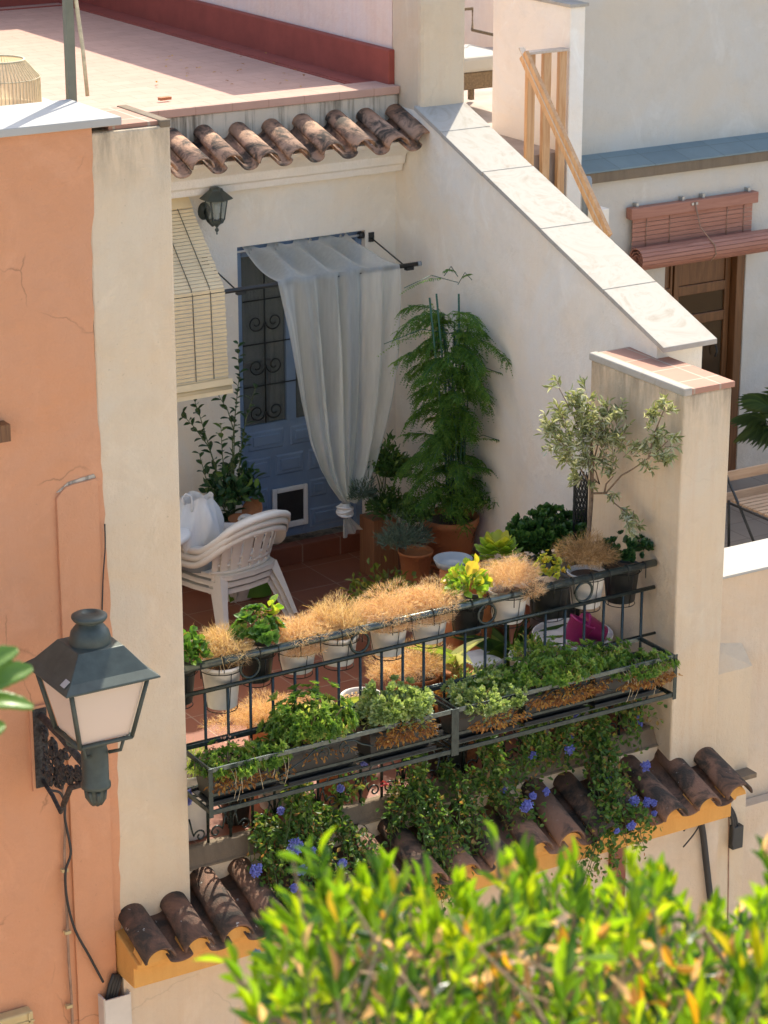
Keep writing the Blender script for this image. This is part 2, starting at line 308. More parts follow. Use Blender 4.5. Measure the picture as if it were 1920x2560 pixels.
T_ST=(np.array([(0,.5,0),(0,-.5,0),(.4,.4,.16),(.4,-.4,.16),(.8,.3,.12),(.8,-.3,.12),(1,0,-.1)]),[(0,1,3,2),(2,3,5,4),(4,5,6)])
T_PETAL=(np.array([(0,0,0),(.6,.5,.1),(1,.2,.1),(1,-.2,.1),(.6,-.5,.1)]),[(0,1,2,3,4)])
def unit(a): return a/np.maximum(np.linalg.norm(a,axis=-1,keepdims=True),1e-9)
def rdir(n): return unit(RNG.normal(size=(n,3)))
class FOL:
    def __init__(s): s.V=[];s.F=[];s.r=[];s.n=0
    def add(s,T,P,D,N,Ln,Wd,rnd=None,nl=None):
        P=np.atleast_2d(P).astype(float); k=len(P); D=unit(np.broadcast_to(D,(k,3)).astype(float)); N=np.broadcast_to(N,(k,3)).astype(float)
        N=unit(N-D*np.sum(N*D,1,keepdims=True)+1e-6*rdir(k)); Sd=np.cross(N,D)
        Ln=np.broadcast_to(Ln,(k,)); Wd=np.broadcast_to(Wd,(k,)); tv,tf=T
        rnd=RNG.random(k) if rnd is None else np.broadcast_to(rnd,(k,))
        V=P[:,None]+D[:,None]*(tv[None,:,0:1]*Ln[:,None,None])+Sd[:,None]*(tv[None,:,1:2]*Wd[:,None,None])+N[:,None]*(tv[None,:,2:3]*Ln[:,None,None])
        s.V.append(V.reshape(-1,3)); nv=len(tv)
        for i in range(k):
            o=s.n+i*nv
            for q in tf: s.F.append(tuple(a+o for a in q)); s.r.append(rnd[i])
        s.n+=k*nv; return s
    def build(s,name,mat,parent=None):
        me=bpy.data.meshes.new(name); me.from_pydata(np.concatenate(s.V).tolist(),[],s.F)
        a=me.attributes.new('rnd','FLOAT','FACE'); a.data.foreach_set('value',s.r); me.materials.append(L[mat] if isinstance(mat,str) else mat)
        o=bpy.data.objects.new(name,me); COL.objects.link(o)
        if parent: o.parent=parent
        return o
def tag(o,label=None,cat=None,group=None,kind=None):
    for k,v in (('label',label),('category',cat),('group',group),('kind',kind)):
        if v: o[k]=v
    return o
def thing(name,label,cat,loc=(0,0,0),rz=0,group=None):
    o=bpy.data.objects.new(name,None); COL.objects.link(o); o.location=loc; o.rotation_euler=(0,0,rz); o.empty_display_size=.1
    return tag(o,label,cat,group)
def copytree(o,parent=None):
    c=o.copy(); COL.objects.link(c); c.parent=parent
    for ch in list(o.children): copytree(ch,c)
    return c
def spiral(c,ax,ay,r0,r1,turns,start=0,n=22):
    c=Vector(c);ax=Vector(ax);ay=Vector(ay)
    return [c+(ax*math.cos(start+turns*2*pi*i/n)+ay*math.sin(start+turns*2*pi*i/n))*(r0+(r1-r0)*i/n) for i in range(n+1)]
X3,Y3,Z3=Vector((1,0,0)),Vector((0,1,0)),Vector((0,0,1))
def W(mb,name,mat,parent,**k):       # geometry given in world coordinates, parented to a thing whose Empty stands elsewhere
    o=mb.build(name,mat,None,**k) if isinstance(mb,MB) else mb.build(name,mat)
    o.parent=parent; l=parent.location if parent.parent is None else Vector((0,0,0))
    if parent.parent is None and parent.type=='EMPTY': o.matrix_parent_inverse=Matrix.Translation(-Vector(l))
    return o
# ================================================================== ground, street, floors
tag(MB().box(-60,60,-60,80,-4.3,-4).build('street','stone'),kind='structure')
vg=MB(); q=[CAM+RT*a+np.array([math.sin(YAW),math.cos(YAW),0])*b for a,b in((-7,-6),(7,-6),(7,5.6),(-7,5.6))]
vg.prism([(p[0],p[1],-3.99) for p in q],(0,0,6.9)); tag(vg.build('ground','stone'),kind='structure')
FZ=-.07
tag(MB().box(-.4,3.86,.02,3.97,-.30,FZ).build('terrace_floor','floor'),kind='structure')
tag(MB().box(-9,3.86,3.94,9.6,3.30,3.415).build('roof_terrace_floor','roof'),kind='structure')
# ================================================================== the cream house with the terrace
H=thing('cream_house','cream plastered house with tiled eaves, plant filled terrace and red painted flat roof','house',(1.6,2,-4))
def potsoil(t,c,rt,h,mat,soilf=.93,dz=.025,rb=None,**k):
    p=W(potmesh(c,rt,h,rb,**k),'pot',mat,t); W(soil(c,rt*soilf,h-dz),'soil','soil',p); return p
def wall_poly(mb,x0,x1,pts): return mb.prism([(x0,y,z) for y,z in pts],(x1-x0,0,0))
W(MB().box(-.565,-.09,-.2,.3,-.5,4.165),'pillar','pillar_l',H,bevel=.012)
W(MB().box(-.09,3.33,-.075,.02,-.45,-.150),'facade_wall','cream',H,bevel=.01)
W(MB().box(-.565,3.70,-.199,.02,-3.99,-.40),'facade_wall','beige',H)
W(MB().box(-.565,-.09,-.198,.02,-.40,-.5+.001),'pillar_foot','cream',H) if 0 else None
W(MB().box(3.33,3.70,-.2,.76,-.45,2.19),'pillar','pillar_r',H,bevel=.012)
c=MB(); wall_poly(c,-.09,3.33,[(.03,-.055),(-.012,-.055),(-.022,-.062),(-.066,-.150),(-.082,-.155),(-.082,-.165),(.03,-.165)]); W(c,'curb','curb',H,bevel=.008)
c=MB(); c.box(3.325,3.715,-.21,.775,2.19,2.228); W(c,'pillar_cap','captile',H,bevel=.006)
c=MB(); c.box(3.322,3.385,-.213,.775,2.185,2.236); W(c,'mortar_edge','marble',H,bevel=.01)
c=MB(); c.box(-.43,-.10,-.175,.30,4.165,4.19); W(c,'pillar_cap','captile',H,bevel=.005)
c=MB(); c.box(-.15,-.088,-.203,.31,4.155,4.196); W(c,'mortar_edge','curb',H,bevel=.008)
W(MB().box(-.5,-.4,.3,3.95,-.3,2.5),'side_wall','white',H)
# back wall with the door opening
YB=3.95; DX0,DX1,DZ=2.515,3.585,2.385
c=MB(); c.box(-.5,DX0,YB,YB+.2,-.3,3.3); c.box(DX1,3.9,YB,YB+.2,-.3,3.3); c.box(DX0,DX1,YB,YB+.2,DZ,3.3); W(c,'back_wall','white',H)
c=MB(); c.box(-.4,3.85,YB-.10,YB,FZ,.075); W(c,'threshold','stepm',H,bevel=.006)
c=MB(); c.add([(3.645,.8,FZ),(3.845,3.85,FZ),(3.845,3.85,.05),(3.645,.8,.05),(3.66,.8,FZ),(3.86,3.85,FZ),(3.86,3.85,.05),(3.66,.8,.05)],[(0,1,2,3),(4,7,6,5),(3,2,6,7),(0,3,7,4)]); W(c,'skirting','stepm',H)
# right hand wall with the sloping marble coping
def cz(y): return 2.33+.2994*(y-.33)
def sx(y): return 3.85+(min(y,3.64)-3.64)*.0734          # the wall runs slightly askew to the facade
def skew(mb,ya,yb,x0,x1,z0a,z0b,z1a,z1b):
    return mb.add([(x0(ya),ya,z0a),(x1(ya),ya,z0a),(x1(ya),ya,z1a),(x0(ya),ya,z1a),(x0(yb),yb,z0b),(x1(yb),yb,z0b),(x1(yb),yb,z1b),(x0(yb),yb,z1b)],[(0,1,2,3),(5,4,7,6),(1,5,6,2),(4,0,3,7),(3,2,6,7),(0,4,5,1)])
c=MB(); skew(c,.45,3.64,sx,lambda y:sx(y)+.36,-4,-4,cz(.45)-.036,cz(3.64)-.036); skew(c,3.64,3.95,sx,lambda y:sx(y)+.36,-4,-4,cz(3.64)-.036,cz(3.64)-.036); W(c,'stair_wall','white',H)
skew(MB(),0,1,sx,sx,0,0,0,0)
ys=[.33,1.05,1.85,2.65,3.25,3.66]
for i in range(5):
    a,b=ys[i]+.003,ys[i+1]-.003; c=MB(); j=random.uniform(-.004,.004)
    skew(c,a,b,lambda y:sx(y)-.03+j,lambda y:sx(y)+.395+j,cz(a)-.034,cz(b)-.034,cz(a),cz(b)); W(c,'coping_slab','marble',H,bevel=.004)
c=MB(); c.box(3.851,4.24,3.62,4.02,2.5,4.75); W(c,'column','cream',H,bevel=.03)
# roof edge parapet, kerb, walls and red skirting of the flat roof
W(MB().box(-.5,3.84,3.90,3.99,2.95,3.375),'parapet','stain_and_gloom',H,bevel=.01)
W(MB().box(-.5,3.845,3.885,4.16,3.376,3.435),'roof_kerb',M['roof'],H,bevel=.006)
W(MB().box(3.86,4.10,4.02,9.5,2.6,4.04),'roof_wall','pinkwall',H)
W(MB().box(-9,8,9.35,9.6,3.0,5.55),'roof_wall','pinkwall',H)
c=MB(); c.box(3.80,3.86,3.97,9.3,3.41,3.685); W(c,'skirting','redpaint',H,bevel=.01)
c=MB(); c.box(3.63,3.80,4.16,9.3,3.41,3.428); W(c,'skirting','redpaint',H); 
c=MB(); c.box(3.60,3.63,4.16,9.1,3.40,3.423); c.box(-9,3.60,9.1,9.13,3.40,3.423); W(c,'roof_groove','redpaint',H)
c=MB(); c.box(-9,3.80,9.30,9.35,3.41,3.72); W(c,'skirting','redpaint',H,bevel=.01)
# cornice under the upper eave
c=MB(); prof=[(3.95,2.82),(3.84,2.82),(3.83,2.87),(3.80,2.885),(3.79,2.95),(3.62,3.06),(3.60,3.09),(3.95,3.13)]
wall_poly(c,-.4,3.84,prof); W(c,'cornice','whiten',H,bevel=.006)
# barrel tiles: a convex cover and a concave pan, laid in a row
def half_tile(mb,xc,y0,z0,y1,z1,r0,r1,up=True,th=.014,n=12,jx=0,zf=.82):
    vs=[]; k=n+1
    for (y,z,r) in ((y0,z0,r0),(y1,z1,r1)):
        for rr in (r,r-th):
            for i in range(k):
                t=pi*i/n; s=1 if up else -1
                vs.append((xc+(jx if y==y1 else 0)-rr*math.cos(t),y,z+s*rr*math.sin(t)*zf))
    a,b,c2,d=0,k,2*k,3*k; fs=[]
    for i in range(n):
        fs+=[(a+i,a+i+1,c2+i+1,c2+i),(b+i,d+i,d+i+1,b+i+1),(a+i,b+i,b+i+1,a+i+1),(c2+i,c2+i+1,d+i+1,d+i)]
    fs+=[(a,c2,d,b),(a+n,b+n,d+n,c2+n)]
    mb.add(vs,fs,True)
def eave(x0,x1,sp,ytop,ztop,ylow,zlow,r,name,mats,parent,pickf=None):
    n=int(round((x1-x0)/sp)); groups={}; r0_=r
    for i in range(n+1):
        x=x0+i*sp+random.uniform(-.010,.010); j=random.uniform(-.020,.020); dz=random.uniform(-.012,.012); r=r0_*random.uniform(.94,1.05)
        mt=pickf(x) if pickf else mats
        mb=groups.setdefault(mt,MB())
        half_tile(mb,x,ylow+random.uniform(-.03,.02),zlow+dz,ytop,ztop+dz,r*1.06,r*.88,True,jx=j)
        if i<n or x1<3.7 and False or ztop>1: half_tile(mb,x+sp/2,ylow+.0,zlow-.004,ytop,ztop-.01,r*.80,r*.92,False,zf=.38 if ztop<1 else .6)
    for mt,mb in groups.items(): W(mb,name,mt,parent)
eave(1.2,3.76,.2625,3.93,3.245,3.47,3.085,.088,'eave_tiles','tile_up',H)
eave(-.47,3.62,.2558,-.07,-.225,-.55,-.405,.092,'eave_tiles','tile_low',H,lambda x:'tile_low2' if x<.1 else 'tile_low3' if x>3.0 else 'tile_low')
# mortar fill and ochre cornice under the lower eave
c=MB(); wall_poly(c,-.575,3.66,[(-.2,-.335),(-.2,-.60),(-.43,-.60),(-.43,-.475),(-.47,-.465),(-.485,-.430)]); W(c,'eave_cornice','ochre',H,bevel=.008)
c=MB()
for i in range(17):
    x=-.47+i*.2558; pts=[(x-.09*math.cos(pi*k/8),-.52+.0,-.425+.072*math.sin(pi*k/8)) for k in range(9)]
    c.prism([(p[0],p[1]+.02,p[2]-.0) for p in pts],(0,.10,.035))
W(c,'tile_filler','ochre',H)
W(MB().box(-.56,3.7,-.262,-.199,-3.99,-.60),'lower_wall','beige',H)
W(MB().box(1.35,2.15,-.272,-.262,-3.9,-1.05),'shutter','doorwood',H)
W(MB().box(2.82,2.93,-.30,-.262,-3.9,-.60),'wall_band','stepm',H)
# terrace door
d=thing('terrace_door','pale blue panelled terrace door with glazed top and white cat flap','door',(3.05,4.05,.075))
def wd(mb,n,mt,p=d,**k): return W(mb,n,mt,p,**k)
c=MB(); c.box(DX0,DX0+.055,4.0,4.10,.075,DZ); c.box(DX1-.055,DX1,4.0,4.10,.075,DZ); c.box(DX0+.055,DX1-.055,4.0,4.10,DZ-.06,DZ); wd(c,'frame','blue',bevel=.004)
c=MB(); c.box(2.572,3.53,4.05,4.09,.08,1.0); c.box(2.572,2.60,4.05,4.09,1.0,2.32); c.box(3.50,3.53,4.05,4.09,1.0,2.32); c.box(2.96,3.04,4.045,4.09,1.0,2.32); c.box(2.6,3.5,4.05,4.09,2.28,2.32); DL=wd(c,'door_leaf','blue',bevel=.004)
c=MB()
for (x0,x1,z0,z1) in [(2.63,2.93,.80,.95),(2.99,3.22,.80,.95),(3.26,3.49,.80,.95),(2.62,2.82,.58,.74),(2.86,3.10,.58,.74),(3.14,3.49,.58,.74),(2.61,2.79,.34,.50),(3.15,3.30,.36,.50),(3.34,3.49,.36,.50),(2.61,2.79,.12,.27),(3.15,3.49,.12,.27),(2.83,3.10,.10,.14)]:
    y=4.05
    for e,dp in((0,.008),(.03,.018)):
        a=[(x0+e,y,z0+e),(x1-e,y,z0+e),(x1-e,y,z1-e),(x0+e,y,z1-e)]; b=[(x0+e+.012,y-dp,z0+e+.012),(x1-e-.012,y-dp,z0+e+.012),(x1-e-.012,y-dp,z1-e-.012),(x0+e+.012,y-dp,z1-e-.012)]
        c.add(a+b,[(0,1,5,4),(1,2,6,5),(2,3,7,6),(3,0,4,7),(4,5,6,7)])
W(c,'door_panels','blue',DL)
c=MB(); c.box(2.60,2.96,4.066,4.072,1.0,2.28); c.box(3.04,3.50,4.066,4.072,1.0,2.28); W(c,'glass_pane','glass',DL)
c=MB()
for x in (2.78,3.27): c.tube([(x,4.04,1.01),(x,4.04,2.29)],.006)
for z in (1.3,1.62,1.95): c.tube([(2.6,4.04,z),(3.5,4.04,z)],.005)
for x,s in((2.78,1),(2.78,-1),(3.27,1),(3.27,-1)):
    for z in(1.10,1.45,1.78): c.tube(spiral((x+s*.075,4.035,z),X3*s,Z3,.07,.015,1.4,pi),.005,6)
W(c,'iron_grille','wire',DL)
c=MB(); c.ring((0,0,0),X3,Z3,.001,.0005,3,3)
cf=MB(); x0,x1,z0,z1=2.815,3.115,.165,.485
cf.box(x0,x0+.035,4.01,4.035,z0,z1); cf.box(x1-.035,x1,4.01,4.035,z0,z1); cf.box(x0+.035,x1-.035,4.01,4.035,z0,z0+.045); cf.box(x0+.035,x1-.035,4.01,4.035,z1-.035,z1)
o=wd(cf,'cat_flap','whiteplastic',bevel=.006); 
W(MB().box(x0+.035,x1-.035,4.022,4.026,z0+.045,z1-.035),'flap','black',o)
c=MB(); c.box(2.92,2.94,4.005,4.012,z0+.03,z0+.045); W(c,'latch','redf' if False else M['magenta'],o)
rm=MB(); rm.box(1.5,4.6,6.2,6.3,-.1,2.6); rm.box(1.4,1.5,4.15,6.3,-.1,2.6); rm.box(4.6,4.7,4.15,6.3,-.1,2.6); rm.box(1.4,4.7,4.15,6.3,2.6,2.7); rm.box(1.4,4.7,4.15,6.3,-.2,-.1); W(rm,'interior_room','stain_and_gloom',H)  # room walls in darker plaster; the gloom indoors is put into their colour
mr=thing('leaning_mirror','dark framed mirror leaning inside behind the glazed door','mirror',(2.85,4.5,-.1))
c=MB(); c.obox((2.85,4.52,.75),X3,(0,1,.12),(0,-.12,1),.20,.02,.62); wd(c,'frame','doorwood',mr); c=MB(); c.obox((2.85,4.50,.75),X3,(0,1,.12),(0,-.12,1),.165,.01,.57); wd(c,'mirror_glass','glass',mr)
# ================================================================== peach house
PH=thing('peach_house','peach painted house front with cracked plaster on the left edge','house',(-4,0,-4))
c=MB(); zs=np.linspace(-4,4.198,112); ed=[]
for i,z in enumerate(zs): ed.append((-.545+.022*math.sin(z*1.3+.5)+random.uniform(-.007,.007)+(.02 if z>3.7 else 0)*1,z))
vs=[];fs=[]
for x,z in ed: vs+=[(-8,-.206,z),(x,-.206,z),(x,-.19,z)]
for i in range(len(ed)-1): a=i*3; fs+=[(a,a+1,a+4,a+3),(a+1,a+2,a+5,a+4)]
c.add(vs,fs); W(c,'painted_front','peach',PH)
W(MB().box(-8,-.58,-.19,.33,-3.99,4.199),'wall','peach',PH)
c=MB(); pts=[(-.825,2.27),(-.80,2.30),(-.77,2.325),(-.72,2.335),(-.66,2.338),(-.60,2.345),(-.585,2.33),(-.585,-3.9),(-.825,-3.9)]
c.prism([(x,-.225,z) for x,z in pts],(0,.02,0)); W(c,'raised_panel','peach',PH,bevel=.004)
c=MB(); c.prism([(-.82,-.212,2.30),(-.75,-.212,2.345),(-.60,-.212,2.365),(-.59,-.212,2.345),(-.72,-.212,2.335),(-.80,-.212,2.30)],(0,.01,0)); W(c,'bare_patch','stain_and_gloom',PH)
c=MB(); c.box(-8,-.385,-.243,.37,4.20,4.243); W(c,'wall_coping','slab',PH,bevel=.006)
def cable(name,label,pts,r,mt,y=-.222,axis='y',cat='cable',group=None):
    p=[at(axis,y,*q) if len(q)==2 else at(axis,q[2],q[0],q[1]) for q in pts]
    # smooth with Catmull-Rom
    out=[]
    for i in range(len(p)-1):
        a,b,c_,e=p[max(i-1,0)],p[i],p[i+1],p[min(i+2,len(p)-1)]
        for k in range(6):
            t=k/6; out.append(.5*((2*b)+(c_-a)*t+(2*a-5*b+4*c_-e)*t*t+(3*b-a-3*c_+e)*t**3))
    out.append(p[-1]); o=MB().tube(out,r,7).build(name,mt); tag(o,label,cat,group); return o
cable('conduit','thin old conduit running down the peach wall under the street lamp',[(157,1965),(163,2060),(161,2130),(163,2200),(168,2300),(172,2400),(179,2500),(182,2600)],.008,'conduit',-.232,cat='conduit')
cable('cable','loose black cable hanging along the conduit and ending in mid air',[(112,1963),(125,1975),(150,1982),(162,2010),(163,2050),(175,2110),(176,2140),(164,2180),(168,2250),(188,2325),(222,2388),(258,2455)],.0075,'cable',-.25)
cable('cable','thin wire rising from behind the lamp cap to the plaster edge',[(262,1310),(263,1370),(258,1440),(255,1535),(250,1600),(190,1850),(170,1900)],.004,'cable',-.232)
for i,(x,y) in enumerate([(161,2175),(168,2330),(172,2515)]): tag(MB().obox(at('y',-.235,x,y),X3,Y3,Z3,.018,.014,.009).build('cable_clip','box'),['topmost clip on the old conduit below the street lamp','middle clip on the old conduit beside the loose cable end','lowest clip on the old conduit near the photo bottom'][i],'clip','clips on the conduit')
b=thing('junction_box','ochre electrical box on the peach wall at the lower left corner','electrical box',at('y',-.21,30,2590)); c=MB(); c.box(-1.45,-1.125,-.29,-.21,-.86,-.64); W(c,'box','box',b,bevel=.012); c=MB(); c.box(-1.16,-1.15,-.298,-.29,-.86,-.645);c.box(-1.45,-1.125,-.298,-.29,-.70,-.69); W(c,'rib','box',b)
b=thing('cable_trunking','pale open topped cable trunking at the corner below the ochre eave','trunking',(-.6,-.25,-4)); c=MB(); c.box(-.705,-.695,-.30,-.207,-4,-.69); c.box(-.545,-.535,-.30,-.207,-4,-.69); c.box(-.70,-.54,-.305,-.295,-4,-.70); W(c,'duct','trunk',b)
for k in range(4): W(MB().tube([(-.56-.02*k,-.235-.01*k,-.60+.01*k),(-.58-.02*k,-.25,-.64),(-.62-.018*k,-.26,-.75),(-.63-.016*k,-.26,-1.6)],.011,7),'cable','cable',b)
tag(MB().obox(at('y',-.24,-8,1080),X3,Y3,Z3,.055,.05,.045).build('beam_end','doorwood'),'brown wooden beam end poking from the peach wall at the left edge','beam')
# ================================================================== neighbour's white house on the right
N=thing('white_house','white plastered house behind on the right with slate topped ledge','house',(7,4,-4))
c=MB(); c.box(5.30,6.30,3.85,4.1,-4,2.56); c.box(7.12,14,3.85,4.1,-4,2.56); c.box(6.30,7.12,3.85,4.1,1.98,2.56); W(c,'wall','nwhite',N)
W(MB().box(5.45,14,4.1,4.4,-4,4.9),'upper_wall','nwhite',N)
c=MB(); wall_poly(c,5.44,14,[(3.80,2.545),(3.80,2.625),(4.1,2.69),(4.1,2.545)]); W(c,'ledge','curb',N,bevel=.004)
c=MB(); wall_poly(c,5.43,14,[(3.79,2.628),(3.79,2.640),(4.1,2.705),(4.1,2.69)]); W(c,'ledge_tiles','tealtile',N)
W(MB().box(5.305,5.44,3.82,4.86,-4,3.90),'pier','whiten',N,bevel=.008)
W(MB().box(5.285,5.46,3.80,4.88,3.90,3.925),'pier_cap','marble',N,bevel=.004)
W(MB().box(4.25,5.305,3.9,8.6,2.3,2.80),'upper_landing','greystone',N)
W(MB().box(5.44,8.4,4.4,8.6,2.3,2.78),'upper_landing','greystone',N)
W(MB().box(4.1,9.0,9.0,9.3,2.3,4.9),'upper_wall','pinkwall',N)
W(MB().box(3.71,14,-.02,.38,-4,.853),'parapet','beige',N,bevel=.006)
W(MB().box(3.705,14,-.03,.40,.853,.872),'parapet_cap','slab',N,bevel=.004)
c=MB(); c.box(3.70,4.02,-.14,-.02,-4,.26); c.prism([(3.70,-.14,.26),(4.02,-.14,.26),(4.02,-.02,.38),(3.70,-.02,.44)],(0,.001,0)); W(c,'buttress','cream',N,bevel=.03)
W(MB().box(3.70,14,-.12,-.03,-4,-.75),'lower_wall','beige',N)
tag(MB().box(3.9,14,.38,3.86,-.4,-.12).build('neighbour_floor',brick('neighbour_tile',(.30,.25,.2),(.36,.3,.24),(.2,.16,.13),.33,.33,.006,(0,0,0))),kind='structure')
dn=thing('wooden_door','varnished brown wooden door with glazed panels under the rolled blind','door',(6.7,4.0,-.12))
c=MB(); c.box(6.30,6.345,3.88,3.98,-.12,1.98); c.box(7.04,7.12,3.86,3.98,-.12,1.98); c.box(6.345,7.04,3.88,3.98,1.92,1.98); W(c,'frame','doorwood',dn,bevel=.006)
for (x0,x1) in ((6.345,6.44),(6.46,7.03)):
    c=MB(); w_=.05 if x1-x0>.2 else .02
    c.box(x0,x0+w_,3.93,3.97,-.1,1.92); c.box(x1-w_,x1,3.93,3.97,-.1,1.92)
    for z in (-.1,.55,1.25,1.5,1.84): c.box(x0+w_,x1-w_,3.93,3.97,z,z+.08)
    c.box(x0+w_,x1-w_,3.945,3.96,-.02,.55); c.box(x0+w_,x1-w_,3.945,3.96,1.58,1.84); lf=W(c,'door_leaf','doorwood',dn,bevel=.004)
    W(MB().box(x0+w_,x1-w_,3.948,3.954,.63,1.5),'glass_pane','brownglass',lf)
c=MB();c.tube([(6.9,3.92,1.05),(6.9,3.90,1.0),(6.9,3.92,.95)],.008);W(c,'handle','rustmetal',dn)
W(MB().box(6.3,7.12,3.99,4.09,-.2,2.0),'interior_room','doorwood',N)
bl=thing('rolled_blind','brown slatted blind half rolled up above the wooden door','blind',(6.5,3.78,2.3))
c=MB(); c.box(5.89,7.15,3.765,3.84,2.225,2.315); W(c,'headrail','brownslat',bl,bevel=.006)
c=MB()
for i in range(7): c.box(5.92,7.11,3.79,3.797,1.975+i*.036,2.007+i*.036)
W(c,'slats','brownslat',bl)
c=MB(); n=17
for i in range(n):
    t=2*pi*i/n; c.obox((6.56,3.70+.085*math.cos(t),1.925+.085*math.sin(t)),X3,(0,-math.sin(t),math.cos(t)),(0,math.cos(t),math.sin(t)),.665,.0145,.004)
for rr in(.06,.035):
    for i in range(10):
        t=2*pi*i/10; c.obox((6.56,3.70+rr*math.cos(t),1.925+rr*math.sin(t)),X3,(0,-math.sin(t),math.cos(t)),(0,math.cos(t),math.sin(t)),.663,rr*.3,.003)
W(c,'roll','brownslat',bl)
c=MB(); c.tube([(6.50,3.76,2.30),(6.55,3.74,2.1),(6.60,3.61,1.97),(6.61,3.605,1.90),(6.59,3.65,1.835)],.005)
W(c,'cord','conduit',bl)
for x in(6.05,6.28,6.85,7.02): W(MB().tube([(x,3.785,2.22),(x,3.785,1.98)],.003),'cord','conduit',bl)
c=MB()
for x in(5.97,6.42,6.62,7.08): c.box(x-.012,x+.012,3.80,3.85,2.315,2.345)
c.box(6.47,6.49,3.755,3.765,2.28,2.30);c.box(6.51,6.53,3.755,3.765,2.28,2.30); W(c,'hook','chrome',bl)
# guard rail of the outside stair
g=thing('stair_guard','pine stair guard with three slats and a sloping handrail','railing',(5.1,3.84,2.4))
c=MB()
for x0,x1 in((4.925,4.995),(5.07,5.14),(5.215,5.28)): W(MB().box(x0,x1,3.82,3.86,2.3,3.58),'slat','pine',g,bevel=.004)
c=MB(); c.box(4.92,5.285,3.80,3.88,3.58,3.60); W(c,'top_board','pinetop',g,bevel=.003)
a=Vector((4.90,3.84,3.58)); b_=Vector((4.92,2.76,2.40)); dr=(b_-a)
c=MB(); c.obox((a+b_)/2,dr,X3,dr.cross(X3),dr.length/2,.018,.05); W(c,'handrail','pine',g,bevel=.004)
c=MB(); c.obox((a+b_)/2+Vector((0,.036,.046))*1.0,dr,X3,dr.cross(X3),dr.length/2,.022,.006); W(c,'handrail_top','pinetop',g)
t=thing('newel_post','short grey green post with rounded top beside the stair handrail','post',(5.05,3.3,2.3)); p=at('y',3.5,*[960+878/1.728,760/1.728]); c=MB(); c.lathe([(.0,0),(.025,-.004),(.035,-.02),(.038,-.05),(.038,-.4),(0,-.4)],p,14); W(c,'post','greypl',t)
p=at('y',3.3,960+945/1.728,905/1.728); t=thing('meter_box','pale grey meter box at the foot of the stair handrail','box',(p.x,3.3,p.z-.4)); c=MB(); c.box(p.x-.05,p.x+.06,3.3,3.42,p.z-.5,p.z); W(c,'box','white',t,bevel=.004)
for k in range(3): W(MB().box(4.95+.0*k,5.30,3.55-.28*k,3.83-.28*k,1.9,2.30-.2*k),'stair_step','pinetop',N)
# unseen canopy, its extent shaped to cast the shadow on the flat roof
pg=thing('canopy','unseen canopy over the upper landing, shaped to shade the flat roof','canopy',(6,7.5,2.8))
W(MB().box(3.87,5.25,5.45,12.5,5.30,5.38),'canopy_roof','slab',pg)
for x,y in((4.0,5.55),(5.15,5.55),(4.0,8.9),(5.15,8.9)): W(MB().box(x-.04,x+.04,y-.04,y+.04,2.79,5.30),'post','slab',pg)
# ================================================================== balcony railing
RL=thing('balcony_railing','dark metal balcony railing with rings, scrolls and a round top rail','railing',(1.6,0,-.055))
W(MB().tube([(-.09,0,1.05),(3.31,0,1.06)],.024,12),'top_rail','rail_sunlit',RL)
W(MB().tube([(-.09,0,.89),(3.31,0,.897)],.014,8),'cross_bar','metal',RL)
W(MB().tube([(-.09,0,.585),(3.33,0,.585)],.010,6),'cross_bar','metal',RL)
W(MB().tube([(-.09,0,.255),(3.33,0,.255)],.009,6),'cross_bar','metal',RL)
bx=[.132+.1468*i for i in range(22)]
for i,x in enumerate(bx):
    W(MB().tube([(x,0,-.058),(x,0,.89)],.0092,8),'baluster','metal',RL)
for x in(.426,1.157,2.049,2.766):
    W(MB().ring((x,0,.972),X3,Z3,.062,.0085),'ring','metal',RL)
for i,x in enumerate(bx):
    if i%2==1:
        for s in(-1,1):
            W(MB().tube([(x+s*.13,0,.25),(x+s*.055,0,.13),(x+s*.02,0,.07),(x+s*.008,0,.0)],.0055,6),'strut','metal',RL)
    else:
        for s in(-1,1):
            W(MB().tube([Vector((x+s*.12,0,.12)),Vector((x+s*.10,0,.03))]+spiral((x+s*.052,0,.0),X3*s,Z3,.042,.010,1.2,-.2)[1:],.0055,6),'scroll','metal',RL)
